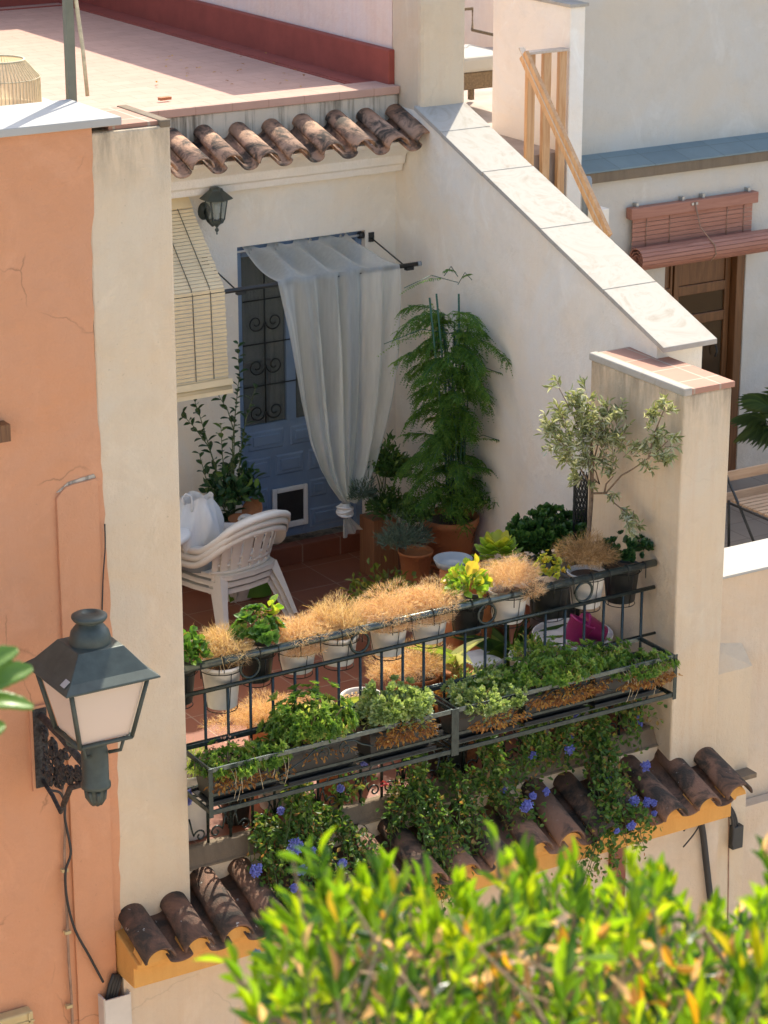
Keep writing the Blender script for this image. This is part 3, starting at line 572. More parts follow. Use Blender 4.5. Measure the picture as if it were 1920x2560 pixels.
# ------------------------------------------------------------------ hanging planter racks in front of the railing
def rack(x0,x1,label,div):
    r=thing('planter_rack',label,'planter rack',((x0+x1)/2,-.18,.31),group='planter racks hung on the railing')
    y0,y1=-.36,-.012
    for z,n in((.575,'top_frame'),(.318,'bottom_frame')):
        c=MB(); c.box(x0,x1,y0-.006,y0+.006,z-.014,z+.014); c.box(x0,x0+.012,y0+.006,y1,z-.014,z+.014); c.box(x1-.012,x1,y0+.006,y1,z-.014,z+.014); c.box(x0+.012,x1-.012,y1-.008,y1,z-.014,z+.014)
        if z<.4: 
            for k in range(1,4): yy=y0+k*(y1-y0)/4; c.box(x0+.012,x1-.012,yy-.006,yy+.006,z-.01,z+.0)
        W(c,n,'rail_sunlit' if z>.4 else 'metal',r,bevel=.002)  # top frame gets the lighter copy with the sunlit tone
    c=MB(); c.box(x0+.015,x1-.015,y0-.004,y0+.004,.415,.432); W(c,'middle_bar','metal',r)
    for x in(x0,x1): W(MB().box(x-.014,x+.014,y0-.012,y0-.0065,.29,.59),'post','metal',r,bevel=.002)
    for x in(x0,x1):
        W(MB().box(x-.006,x+.006,y1-.03,y1-.008,.05,.318),'brace','metal',r)
    xm=(x0+x1)/2; 
    for s in(-1,1):
        W(MB().tube([(xm+s*.42,y0,.425),(xm+s*.30,y0,.46),(xm+s*.18,y0,.51),(xm+s*.13,y0,.545)]+spiral((xm+s*.075,y0,.505),X3*s,Z3,.052,.012,1.3,.8)[1:],.0055,6),'scroll','metal',r)
    return r
rack(-.035,1.575,'left planter rack of black flat iron with scrolled front, beside the cream pillar',0)
rack(1.60,3.21,'right planter rack of black flat iron reaching the right pillar',0)
def trough(x0,x1,label):
    t=thing('window_planter',label,'planter',((x0+x1)/2,-.19,.335),group='long planters in the racks')
    l=(x1-x0)/2; cx=(x0+x1)/2; cy=-.19; c=MB()
    def ringp(hx,hy,z): return [(cx-hx,cy-hy,z),(cx+hx,cy-hy,z),(cx+hx,cy+hy,z),(cx-hx,cy+hy,z)]
    lv=[ringp(l-.03,.075,.345),ringp(l-.012,.10,.50),ringp(l-.012,.10,.505),ringp(l,.112,.508),ringp(l,.112,.530),ringp(l-.014,.098,.530),ringp(l-.016,.095,.49)]
    vs=[p for q in lv for p in q]; fs=[(3,2,1,0)]
    for i in range(len(lv)-1):
        for j in range(4): fs.append((i*4+j,i*4+(j+1)%4,(i+1)*4+(j+1)%4,(i+1)*4+j))
    c.add(vs,fs); bb=W(c,'box','black',t,bevel=.004)
    W(MB().box(cx-l+.014,cx+l-.014,cy-.096,cy+.096,.47,.492),'soil','soil',bb)
    c=MB(); c.box(cx-l+.0,cx+l-.0,cy-.115,cy-.105,.331,.352);c.box(cx-l,cx+l,cy+.105,cy+.115,.331,.352);c.box(cx-l,cx+l,cy-.105,cy+.105,.331,.338); W(c,'tray','black',t,bevel=.003)
    return t
TR=[(-.01,.47,'long black planter nearest the cream pillar, full of dark green leaves'),(.50,.98,'long black planter under the bushy green plant with a blue flower'),
 (1.04,1.50,'long black planter with silvery rosettes spilling over the front'),(1.63,2.09,'long black planter left of the ones by the right pillar, with pale rosettes'),
 (2.13,2.61,'long black planter under the big green clump with withered underside'),(2.65,3.14,'long black planter at the right pillar with dry stalks hanging')]
for a in TR: trough(*a)
# ------------------------------------------------------------------ plant builders
def ell(n,c,r,shell=.5,lump=.18,top=None):
    d=rdir(n)
    if top is not None: d[:,2]=np.abs(d[:,2])*top+d[:,2]*(1-top)*.5; d=unit(d)
    k=1+lump*np.sin(d[:,0]*5+c[0]*9)*np.cos(d[:,1]*4+c[1]*7)+lump*.7*np.sin(d[:,2]*7+c[0]*13)
    rad=(shell+(1-shell)*RNG.random(n)**.6)*k
    return np.array(c)+d*np.array(r)*rad[:,None],d
def straw(c,r,n,mat,parent,name='dry_foliage',L0=.035,seed=0):
    f=FOL(); lobes=[(np.array(c,float),np.array(r)*.80,.5)]
    for q_ in range(4): lobes.append((np.array(c)+RNG.normal(size=3)*np.array(r)*[.55,.35,.22],np.array(r)*RNG.uniform(.35,.65),.16))
    parts=[ell(max(20,int(n*w_)),cc_,rr_,.4,.25,.7) for cc_,rr_,w_ in lobes]; P=np.concatenate([p_ for p_,_ in parts]); D=np.concatenate([d_ for _,d_ in parts]); n=len(P)
    dd=unit(D*.8+rdir(n)*1.1+np.array([0,0,.25])); f.add(T_ST,P,dd,rdir(n),L0*(.5+RNG.random(n)),.0022,None)
    # fine tips around the edge
    k=n//3; P,D=ell(k,c,r,.92,.22,.8); f.add(T_ST,P,unit(D+rdir(k)*.6),rdir(k),L0*(.6+.7*RNG.random(k)),.0016,None)
    o=f.build(name,mat); o.parent=parent
    if parent.type=='EMPTY': o.matrix_parent_inverse=Matrix.Translation(-Vector(parent.location))
    return o
def leafy(c,r,n,mat,parent,T=T_OV,Ln=.03,Wd=.018,name='foliage',up=.5,shell=.35,lump=.2,top=.5,out=1.0,dens=None):
    f=FOL(); P,D=ell(n,c,r,shell,lump,top); dd=unit(D*out+rdir(n)*.8+np.array([0,0,up])); nn=unit(D+rdir(n)*.6+np.array([0,0,.6]))
    f.add(T,P,dd,nn,Ln*(.6+.7*RNG.random(n)),Wd*(.7+.5*RNG.random(n)))
    return W(f,name,mat,parent)
def rosettes(c,r,n,mat,parent,leaf=.03,wd=.013,k=12,name='foliage',T=T_OV,top=.7,shell=.75,open_=.7,rust=0):
    f=FOL(); P,D=ell(n,c,r,shell,.2,top); D=unit(D+np.array([0,-.15,.45])+rdir(n)*.25)
    for p,d in zip(P,D):
        a=np.cross(d,[.3,.1,1]); a/=np.linalg.norm(a); b=np.cross(d,a); s=.6+.7*RNG.random(); base=RNG.random()*.6
        for j in range(k):
            t=j*2.4; o=open_*(.35+.75*j/k); dirv=(a*math.cos(t)+b*math.sin(t))*o+d*(1-.75*o)
            f.add(T,[p],[dirv],[d],leaf*s*(.6+.5*j/k),wd*s,[min(1,base+RNG.random()*.4)])
    return W(f,name,mat,parent)
def stems(base,P,parent,mat='stem',r=.004,name='stem',bow=.1):
    c=MB(); base=Vector(base)
    for p in P:
        p=Vector(p); mid=base.lerp(p,.5)+Vector((random.uniform(-1,1),random.uniform(-1,1),.3))*bow*(p-base).length
        c.tube([base,base.lerp(mid,.6),mid,mid.lerp(p,.6),p],[r,r*.9,r*.8,r*.65,r*.4],5,False)
    return W(c,name,mat,parent)
def potmesh(c,rt,h,rb=None,lip=.012,th=.005,rimh=.02):
    rb=rb or rt*.76; m=MB()
    m.lathe([(0,0),(rb*.96,0),(rb,.005),(rt-lip*.5,h-rimh),(rt,h-rimh),(rt+lip*.15,h-.004),(rt,h),(rt-th,h),(rt-lip*.5-th,h-rimh),(rt-lip*.6-th,h-rimh-.015),(0,h-rimh-.012)],c,30); return m
def soil(c,rt,h): return MB().lathe([(0,h),(rt*.5,h+.003),(rt*.9,h)],c,20)
GP='flower pots hooked along the top rail'
def railpot(x0,x1,z0,z1,mat,label,y=.135,drop=0):
    cx=(x0+x1)/2; rt=(x1-x0)/2; t=thing('potted_plant',label,'potted plant',(cx,y,z0),group=GP)
    h=max(z1-z0+.015,rt*1.15); z0=z1+.015-h; cc=(cx,y,z0)
    potsoil(t,cc,rt,h,mat)
    return t,(cx,y,z0+h),rt,h
def holder(p,rt,h,label):
    cx,y,zt=p; t=thing('pot_holder',label,'pot holder',(cx,y,zt-h),group='wire pot holders on the top rail'); zt-=.03
    W(MB().ring((cx,y,zt),X3,Y3,rt+.006,.0028,30,6),'hoop','wire',t); W(MB().ring((cx,y,zt-h*.95),X3,Y3,rt*.76,.0028,24,6),'base_hoop','wire',t)
    for a in(pi*1.5,pi*.5,0,pi):
        W(MB().tube([(cx+(rt+.006)*math.cos(a),y+(rt+.006)*math.sin(a),zt),(cx+rt*.76*math.cos(a),y+rt*.76*math.sin(a),zt-h*.95)],.0025,5),'wire_bar','wire',t)
    for s in(-.55,.55):
        x=cx+s*rt; yf=y-math.sqrt(max(.0001,rt*rt-(s*rt)**2))
        W(MB().tube([(x,yf,zt),(x,.03,zt+.03),(x,.024,1.068),(x,.0,1.086),(x,-.024,1.075),(x,-.030,1.05),(x,-.030,.985)],.0032,6),'hook','wire',t)
pots=[(-.06,.14,.80,1.0,'black','g','black rail pot with bright green leaves, half behind the cream pillar'),
(.19,.43,.72,.965,'whitepot','sp','low hung white pot with pale straw, second along the rail from the left pillar'),
(.43,.65,.83,1.005,'black','gp','black rail pot with curly green leaves and small pink dried heads'),
(.69,.93,.83,.975,'whitepot','s','white rail pot whose tan straw spills over the rail, right of the curly green plant'),
(.97,1.21,.82,.985,'whitepot','sp','white rail pot with pale upright straw, right behind the second iron ring'),
(1.31,1.555,.81,.995,'whitepot','s','white rail pot with the tallest orange straw mound, mid rail'),
(1.60,1.84,.83,.99,'whitepot','s','white rail pot with orange straw just left of the lime green plant'),
(1.88,2.11,.83,1.01,'black','lime','black rail pot with lime leaves and one yellow leaf'),
(2.17,2.42,.84,1.03,'whitepot','s2','white rail pot with pinkish tan straw between the lime plant and the red flecked one'),
(2.46,2.73,.82,1.035,'black','mix','wide black rail pot with small yellow and red leaves'),
(2.76,3.00,.82,1.03,'whitepot','sb','white rail pot with brownish straw behind the last iron ring'),
(3.03,3.27,.80,1.02,'black','dark','black rail pot with dark rounded leaves, shaded beside the right pillar')]
for x0,x1,z0,z1,mat,kind,lab in pots:
    t,p,rt,h=railpot(x0,x1,z0,z1,mat,lab); cx,y,zt=p; holder(p,rt,h,'wire holder of the '+' '.join(lab.split(',')[0].split()[:12]))
    if kind=='g': leafy((cx+.04,y,zt+.07),(.12,.12,.12),260,'green',t,T_OV,.05,.04)
    if kind in('sp',): 
        straw((cx,y,zt+.05),(.155,.15,.13),3600,'strawpale',t,L0=.05)
        f=FOL(); k=300; P=np.array([cx,y,zt+.03])+RNG.normal(size=(k,3))*[.07,.06,.03]; f.add(T_ST,P,unit(RNG.normal(size=(k,3))*.5+[0,0,1]),rdir(k),.09+.09*RNG.random(k),.0028); W(f,'seed_stalks','strawpale',t)
    if kind=='gp':
        rosettes((cx,y,zt+.09),(.13,.12,.13),46,'green',t,.055,.04,9,T=T_OV); f=FOL(); k=160; P,D=ell(k,(cx,y,zt+.20),(.08,.06,.04)); f.add(T_PETAL,P,D,rdir(k),.012,.012); W(f,'dried_heads','pinkf',t)
        leafy((cx+.09,y,zt+.21),(.04,.03,.05),14,'lime',t,T_OV,.075,.05,name='young_leaves')
    if kind=='s': 
        k=cx>1.35 and cx<1.5
        straw((cx+.01,y-.02,zt+.05),(.18,.16,.17 if k else .125),5200,'straw',t,L0=.032); straw((cx-.03,y-.13,zt-.01),(.11,.045,.06),1100,'straw',t,'spill',.03)
    if kind=='s2': straw((cx+.01,y,zt+.06),(.175,.15,.13),4200,'straw',t,L0=.035); straw((cx+.08,y-.14,zt-.01),(.08,.04,.09),900,'straw',t,'spill',.03)
    if kind=='sb': straw((cx,y,zt+.08),(.17,.15,.15),4000,'strawbrown',t,L0=.045)
    if kind=='lime': leafy((cx,y,zt+.09),(.13,.11,.13),190,'lime',t,T_OV,.06,.045,up=.3); f=FOL(); f.add(T_ROUND,[(cx-.02,y-.03,zt+.18)],[(.3,-.2,.6)],[(0,-.7,.7)],.10,.085,[.93]); f.add(T_ROUND,[(cx-.05,y+.02,zt+.17)],[(-.8,-.2,.4)],[(0,-.7,.7)],.08,.06,[.9]); W(f,'yellow_leaf','lime',t)
    if kind=='mix': rosettes((cx,y,zt+.06),(.11,.10,.09),40,'mixsm',t,.03,.02,9)
    if kind=='dark': rosettes((cx+.03,y,zt+.06),(.17,.13,.12),48,'ficus',t,.05,.035,9,T=T_ROUND)
# ------------------------------------------------------------------ plants growing in the planters
GPL='plants growing in the hanging planters'
def pp(label,c,r,n,mat,leaf,wd,T=T_OV,rust=0,k=12,extra=None):
    t=thing('succulent_plant',label,'plant',(c[0],c[1],.492),group=GPL)
    c=(c[0],c[1]-.055,c[2]-.045); r=(r[0]*1.05,r[1]*1.2,r[2]*1.12)
    rosettes(c,r,int(n*1.5),mat,t,leaf,wd,k,T=T,shell=.6,top=.35)
    leafy((c[0],c[1],c[2]-.02),(r[0]*.85,r[1]*.8,r[2]*.7),int(n*7),mat,t,T,leaf*.8,wd,'inner_leaves',shell=.2,top=.1)
    if rust: leafy((c[0],c[1]-r[1]*.72,c[2]-r[2]*.75),(r[0]*.9,.055,r[2]*.65),rust,'rust',t,T_OV,.028,.012,'withered_leaves',up=-.8)
    stems((c[0],c[1],.48),[(c[0]+random.uniform(-.8,.8)*r[0],c[1]+random.uniform(-.7,.5)*r[1],c[2]+random.uniform(-.2,.6)*r[2]) for _ in range(9)],t,'twig',.005)
    return t
t=pp('low dark green plant with dry brown heads at the left end of the left rack',(.14,-.19,.58),(.19,.12,.10),80,'plant',.04,.016,T_LONG,220)
f=FOL(); k=90; P,D=ell(k,(.16,-.22,.60),(.15,.07,.06)); f.add(T_PETAL,P,D,rdir(k),.016,.014); W(f,'dried_heads','pinkf',t)
pp('low green plant in the planter gap left of the tall bushy one',(.40,-.19,.57),(.13,.11,.10),46,'plant',.045,.017,T_LONG,60)
t=pp('tallest bushy green planter plant with one blue flower, left rack',(.70,-.15,.68),(.24,.15,.19),150,'plant',.045,.018,T_LONG,60)
pp('round clump of silvery rosettes with yellowing underside, right of the plain white floor pot',(1.25,-.19,.665),(.23,.15,.16),110,'aeon',.042,.022,T_ROUND,520)
pp('pale green rosettes tumbling forward just right of the middle posts',(1.88,-.21,.60),(.22,.17,.13),120,'aeon',.036,.018,T_ROUND,260)
pp('dark green low plant behind the pale rosettes of the right rack',(2.12,-.09,.64),(.22,.09,.09),60,'plant',.035,.016,T_OV,30)
pp('largest mid green mound with withered brown skirt, right rack',(2.42,-.18,.66),(.27,.16,.16),170,'plant',.034,.016,T_OV,700)
pp('low dark plant between the green mound and the right pillar',(2.80,-.10,.62),(.20,.11,.12),70,'plant',.034,.015,T_OV,60)
t=pp('sparse trailing plant with dry stalks at the right end of the right rack',(3.0,-.24,.575),(.22,.11,.08),70,'plant',.034,.014,T_OV,420)
for (cx,lab) in((.28,'left'),(2.98,'right')):
    c=MB()
    for k in range(9):
        x=cx+random.uniform(-.2,.2); l=random.uniform(.08,.2)
        x1,x2,x3=x+random.uniform(-.03,.03),x+random.uniform(-.05,.05),x+random.uniform(-.06,.04); c.tube([tuple(Vector((x,-.26,.53))*(1-q)**3+3*q*(1-q)**2*Vector((x1,-.34,.62))+3*q*q*(1-q)*Vector((x2,-.41,.52))+q**3*Vector((x3,-.39,.56-l))) for q in [i_/9 for i_ in range(10)]],.0013,5,False)
    tag(c.build('dry_stalk','bamboo'),'dry flower stalks hanging over the front of the '+lab+' end planter','stalks')
# ------------------------------------------------------------------ pots on the floor behind the railing
def floorpot(name,label,c,rt,h,mat,z=FZ,rb=None):
    t=thing(name,label,'potted plant',(c[0],c[1],z)); potsoil(t,(c[0],c[1],z),rt,h,mat,.93,.03,rb); return t
def stand(label,c,r,h):
    t=thing('plant_stand',label,'plant stand',(c[0],c[1],FZ)); 
    for a in(.8,2.4,3.9,5.5):
        W(MB().tube([(c[0]+r*.85*math.cos(a),c[1]+r*.85*math.sin(a),FZ),(c[0]+r*.6*math.cos(a),c[1]+r*.6*math.sin(a),FZ+h-.02)],.014,7),'leg','standwood',t)
    W(MB().lathe([(0,FZ+h-.022),(r*.8,FZ+h-.022),(r*.8,FZ+h),(0,FZ+h)],(c[0],c[1],0),20),'top','standwood',t)
t=floorpot('potted_plant','tall plain white pot with bare soil standing behind the railing',(1.42,.42),.13,.50,'whitepot')
f=FOL(); k=220; P=np.array([1.42,.42,FZ+.478])+np.c_[RNG.uniform(-.1,.1,k),RNG.uniform(-.1,.1,k),np.zeros(k)]; f.add(T_PETAL,P,rdir(k),[0,0,1],.014,.010); W(f,'bark_chips','straw',t)
for c,lab,r,mt in(((.86,.55,.33),'low orange straw mound behind the tall bushy planter plant',(.24,.17,.13),'straw'),((1.93,.60,.40),'large brown straw mound on the floor behind the silvery rosettes',(.27,.20,.17),'straw'),((2.03,.28,.30),'withered orange plant low behind the posts between the racks',(.17,.12,.10),'rust')):
    t=floorpot('dry_plant',lab,c,.15,c[2]-FZ,'terracotta'); 
    if mt=='straw': straw((c[0],c[1],c[2]+.04),r,4600,'straw',t,L0=.035)
    else: leafy((c[0],c[1],c[2]+.03),r,700,'rust',t,T_OV,.035,.012,up=0); leafy((c[0]+.08,c[1],c[2]+.10),(.12,.1,.07),120,'aeon',t,T_OV,.04,.02,name='green_shoots')
def swords(label,c,n,ln,wd,mat,spread=.5,pot=None,name='leafy_plant',z=FZ):
    t=thing(name,label,'potted plant',(c[0],c[1],z)); W(potmesh((c[0],c[1],z),.11,c[2]-z,.09),'pot',pot or 'terracotta',t)
    f=FOL(); k=n; a=RNG.random(k)*6.28; D=np.c_[np.cos(a)*spread,np.sin(a)*spread,np.ones(k)]; f.add(T_SWORD,np.array([c[0],c[1],c[2]-.03])+RNG.normal(size=(k,3))*.012,D,[0,0,1]+RNG.normal(size=(k,3))*.1,ln*(.6+.5*RNG.random(k)),wd,None); W(f,'leaves',mat,t); return t
swords('yellow green strap leaved plant between the bushy plant and the white pot',(1.16,.32,.36),9,.30,.045,'varieg',.9)
swords('striped strap leaved plant right of the large straw mound',(2.16,.50,.42),8,.30,.06,'varieg',.7)
swords('grassy arching plant in a terracotta pot behind the railing, left of the tall white tub',(2.72,.70,.22),34,.45,.014,'shrub',.5,'terracotta')
t=thing('storage_tub','white plastic tub standing upside down on the floor behind the railing','tub',(2.47,.72,FZ)); c=MB()
c.prism([(2.47+.17*(abs(math.cos(a))**.5)*(1 if math.cos(a)>0 else -1),.72+.13*(abs(math.sin(a))**.5)*(1 if math.sin(a)>0 else -1),FZ) for a in [2*pi*i/28 for i in range(28)]],(0,0,.42),True); W(c,'tub','whiteplastic',t,bevel=.012)
t=thing('leafy_plant','small white flecked leafy plant in front of the upturned white tub','potted plant',(2.28,.42,FZ)); W(potmesh((2.28,.42,FZ),.10,.36,.08),'pot','black',t); leafy((2.28,.42,.36),(.13,.11,.10),200,'aeon',t,T_OV,.03,.016)
t=floorpot('potted_plant','tall white tub holding green leaves, in front of the magenta pots',(2.60,.30),.15,.56,'whitepot'); leafy((2.60,.30,.50),(.15,.13,.10),300,'plant',t,T_OV,.035,.016)
# white floor pots at the left edge
t=floorpot('potted_plant','white floor pot with grassy yellow moss in the left corner behind the railing',(.10,.22),.18,.42,'whitepot'); leafy((.10,.22,.36),(.17,.17,.08),900,'succ',t,T_N,.05,.006,up=1)
t=floorpot('potted_plant','small white pot cut off by the pillar above the mossy one',(.0,.62),.13,.46,'whitepot')
t=floorpot('potted_plant','beige square looking pot low behind the railing under the left rack',(.74,.25),.15,.26,'whitepot')
t=floorpot('potted_plant','black floor pot low behind the posts between the racks',(1.86,.14),.15,.30,'black')
t=floorpot('potted_plant','dark floor pot with drooping leaves under the left rack',(.42,.20),.10,.20,'black')
leafy((.42,.20,.16),(.1,.1,.08),60,'rust',t,T_LONG,.08,.015,up=-.5)
# ------------------------------------------------------------------ big white tub with olive tree and magenta pots
t=floorpot('potted_tree','small olive tree with silvery leaves rising from a large white tub','olive tree' and (3.03,.47),.26,.52,'whitepot',rb=.20) if 0 else None
t=thing('olive_tree','small olive tree with silvery leaves rising from a large white tub by the right pillar','olive tree',(3.03,.47,FZ))
W(potmesh((3.03,.47,FZ),.26,.56,.20),'pot','whitepot',t); W(soil((3.03,.47,FZ),.24,.50),'soil','soil',t)
TX=Vector((3.09,.47,.45)); T1=at('y',.47,1478,1250); T2=at('y',.47,1480,1150)
W(MB().tube([TX,TX.lerp(T1,.5)+Vector((.004,0,0)),T1,T2,at('y',.47,1475,1080)],[.016,.015,.014,.013,.009],8),'trunk','bark',t)
crown=[];cl=[]
def ol(x,y,d=.45):
    p=at('y',d,1220+x/2.37,860+y/2.37)
    return p if p.x<3.19 else at('x',3.19,1220+x/2.37,860+y/2.37)
def cz6(x,y,d,r,n): cl.append((np.array(ol(x,y,d)),r*.8,max(3,int(n*.85))))
for a in[(420,240,.45,.05,12),(520,330,.46,.10,46),(430,420,.5,.10,46),(560,430,.42,.12,80),(660,430,.42,.11,70),(770,430,.42,.08,36),(370,500,.5,.08,44),(450,560,.45,.11,80),(560,560,.4,.12,90),(680,560,.4,.12,80),(770,560,.36,.08,36),(480,680,.45,.09,50),(590,690,.4,.08,34),(700,680,.38,.08,34),(520,790,.45,.06,22),(600,830,.45,.05,14),(600,300,.42,.05,12),(740,760,.35,.04,8),
  (860,600,.30,.06,22),(930,640,.24,.08,42),(1000,560,.20,.07,34),(1040,640,.20,.07,34),(960,540,.22,.05,16),(990,440,.20,.06,28),(1050,370,.20,.05,22),(1000,400,.2,.05,14),(1100,560,.16,.035,10),(1040,700,.20,.04,12),(940,740,.24,.04,12),(1020,330,.20,.03,8),
  (830,1010,.30,.055,26),(860,1060,.30,.05,22),(740,900,.34,.02,5),(790,990,.32,.03,10)]: cz6(*a)
f=FOL(); tw=MB(); root=np.array(T2)
for c0,r,n in cl:
    k=max(2,n//4); tips=c0+RNG.normal(size=(k,3))*r*.45
    for tp in tips:
        ax=unit((tp-(root+[0,0,.0]))*[1,1,1]+RNG.normal(size=3)*.25); L_=min(.10,r*1.2)
        tw.tube([tp-ax*L_*.6,tp+ax*L_*.6],.0018,4,False)
        m_=11; q=np.linspace(-.6,.7,m_)[:,None]; P=tp+ax*L_*q; P=P+rdir(m_)*.003
        D=unit(ax*.9+rdir(m_)*.85); f.add(T_LONG,P,D,rdir(m_)+[0,-.3,.5],.042+.022*RNG.random(m_),.0115,None)
W(f,'leaves','olive',t); W(tw,'twigs','bark',t)
br=MB()
for pts in ([(620,850),(600,720),(560,600),(520,450),(420,260)],[(620,850),(625,700),(660,560),(680,430)],[(620,850),(520,700),(420,560)],[(625,800),(660,830),(640,760),(560,640)],
  [(620,885),(700,882),(790,780),(860,740),(1000,640),(1080,560)],[(950,680),(990,520),(1050,370)],[(620,885),(700,885),(745,940),(820,1000),(860,1060)],[(690,880),(700,830),(745,780)]):
    P=[ol(x,y,.45-.28*max(0,(x-620)/500)) for x,y in pts]; br.tube(P,[.007-.0045*i/(len(P)-1) for i in range(len(P))],6,False)
W(br,'branches','bark',t)
def tiltpot(c,ax,r,l,label):
    o=thing('magenta_pot',label,'pot',c,group='magenta pots lying in the white tub'); ax=Vector(ax).normalized(); q=ax.to_track_quat('Z','Y')
    m_=MB().lathe([(0,0),(r*.75,0),(r,l*.92),(r*1.06,l*.92),(r*1.06,l),(r*.96,l),(r*.70,.01),(0,.01)],(0,0,0),26); m_.v=[tuple(q@Vector(p)) for p in m_.v]; p=m_.build('body','magenta',o); return o
tiltpot(at('y',.36,1060+925/2.5136,1300+760/2.5136),(.45,-.1,.75),.085,.15,'magenta pot at the front left of the white tub')
tiltpot(at('y',.36,1060+1120/2.5136,1300+720/2.5136),(-.75,.2,.5),.08,.17,'magenta pot lying on its side at the right of the white tub')
# lattice support behind the olive
t=thing('lattice_support','black perforated plant support column behind the olive trunk','plant support',(3.42,.95,FZ)); c=MB()
for i in range(14):
    a=2*pi*i/14; c.tube([(3.42+.05*math.cos(a+.35*k),.95+.05*math.sin(a+.35*k),.70+k*.06) for k in range(12)],.0045,4,False); c.tube([(3.42+.05*math.cos(a-.35*k),.95+.05*math.sin(a-.35*k),.70+k*.06) for k in range(12)],.0045,4,False)
c.tube([(3.42,.95,FZ),(3.42,.95,.75)],.02); W(c,'lattice','black',t)
# jade bush, rosette, dish
t=thing('jade_plant','dense dark jade bush in a pale grey pot against the right wall','potted plant',(3.32,1.1,FZ)); W(potmesh((3.32,1.1,FZ),.17,.80,.14),'pot','greypl',t)
rosettes((3.30,1.1,.90),(.31,.24,.19),250,'jade',t,.05,.038,8,T=T_ROUND,top=.5); leafy((3.30,1.1,.88),(.27,.2,.16),900,'jade',t,T_ROUND,.05,.036,'inner_leaves',shell=.1,top=.2); stems((3.32,1.1,.70),[(3.32+random.uniform(-.2,.2),1.1+random.uniform(-.15,.15),.9) for _ in range(7)],t,'stem',.012)
t=thing('rosette_plant','large leaved bright green rosette plant in a terracotta pot','potted plant',(2.74,1.0,FZ)); W(potmesh((2.70,1.0,FZ),.15,.86,.12),'pot','terracotta',t)
f=FOL(); n=34; 
for i in range(n):
    a=i*2.4; r_=.02+.13*i/n; el=.9-.9*i/n; f.add(T_ROUND,[(2.80+.3*r_*math.cos(a),1.0+.3*r_*math.sin(a),.98-.10*i/n)],[(math.cos(a),math.sin(a),el)],[(0,0,1)],.10+.05*i/n,.085,[.85-.75*i/n])
W(f,'leaves','lime',t)
t=thing('round_basin','pale grey round basin under the rosette plant by the fern','basin',(2.66,1.22,FZ)); W(MB().lathe([(0,.77),(.11,.77),(.13,.82),(.125,.82),(.105,.78),(0,.78)],(2.64,1.28,0),28),'basin','greypl',t); W(MB().lathe([(0,FZ),(.10,FZ),(.09,.77),(0,.77)],(2.64,1.28,0),16),'pedestal','terracotta',t)
# fern
stand('dark wooden stand under the tall asparagus fern',(3.55,2.72),.20,.25)
t=thing('asparagus_fern','tall feathery asparagus fern in a big terracotta pot in the corner','fern',(3.55,2.72,.18))
W(MB().lathe([(0,.18),(.19,.18),(.225,.215),(.215,.215),(.18,.195),(0,.195)],(3.55,2.72,0),30),'saucer','terracotta',t)
pp0=W(potmesh((3.55,2.72,.20),.21,.33,.15,.02,.01,.05),'pot','terracotta',t); W(soil((3.55,2.72,.2),.185,.29),'soil','soil',pp0)
for (bx_,px_,py_) in((3.56,1074,745),(3.60,1091,735),(3.63,1147,735)):
    e=at('y',2.6,px_,py_); W(MB().tube([(bx_,2.70,.48),tuple(e)],.008,6),'stake','cane',t)
def plume(base,d,ln,f,up,n=13,mat=None,w=.055,droop=.5):
    base=np.array(base); d=unit(np.array(d)); s=unit(np.cross(d,[0,0,1.0])+1e-5)
    q=(np.arange(n)+.5)/n; P=base+d*ln*q[:,None]-np.array([0,0,1])*droop*ln*(q**2)[:,None]
    tang=unit(d-np.array([0,0,1])*droop*2*q[:,None]); wl=w*(1-.75*q)*(.6+.6*RNG.random(n))
    r0=.25+.5*RNG.random()
    for sg in(-1,1):
        D=unit(tang*.7+s*sg+rdir(n)*.25); f.add(T_N,P,D,rdir(n)*.6+[0,0,1],wl,.0075,np.clip(r0+RNG.normal(size=n)*.2,0,1))
        f.add(T_N,P+D*wl[:,None]*.3,unit(tang+D*.3),rdir(n)*.6+[0,0,1],wl*.7,.0055,np.clip(r0+RNG.normal(size=n)*.2,0,1))
    return P
f=FOL(); sp=MB()
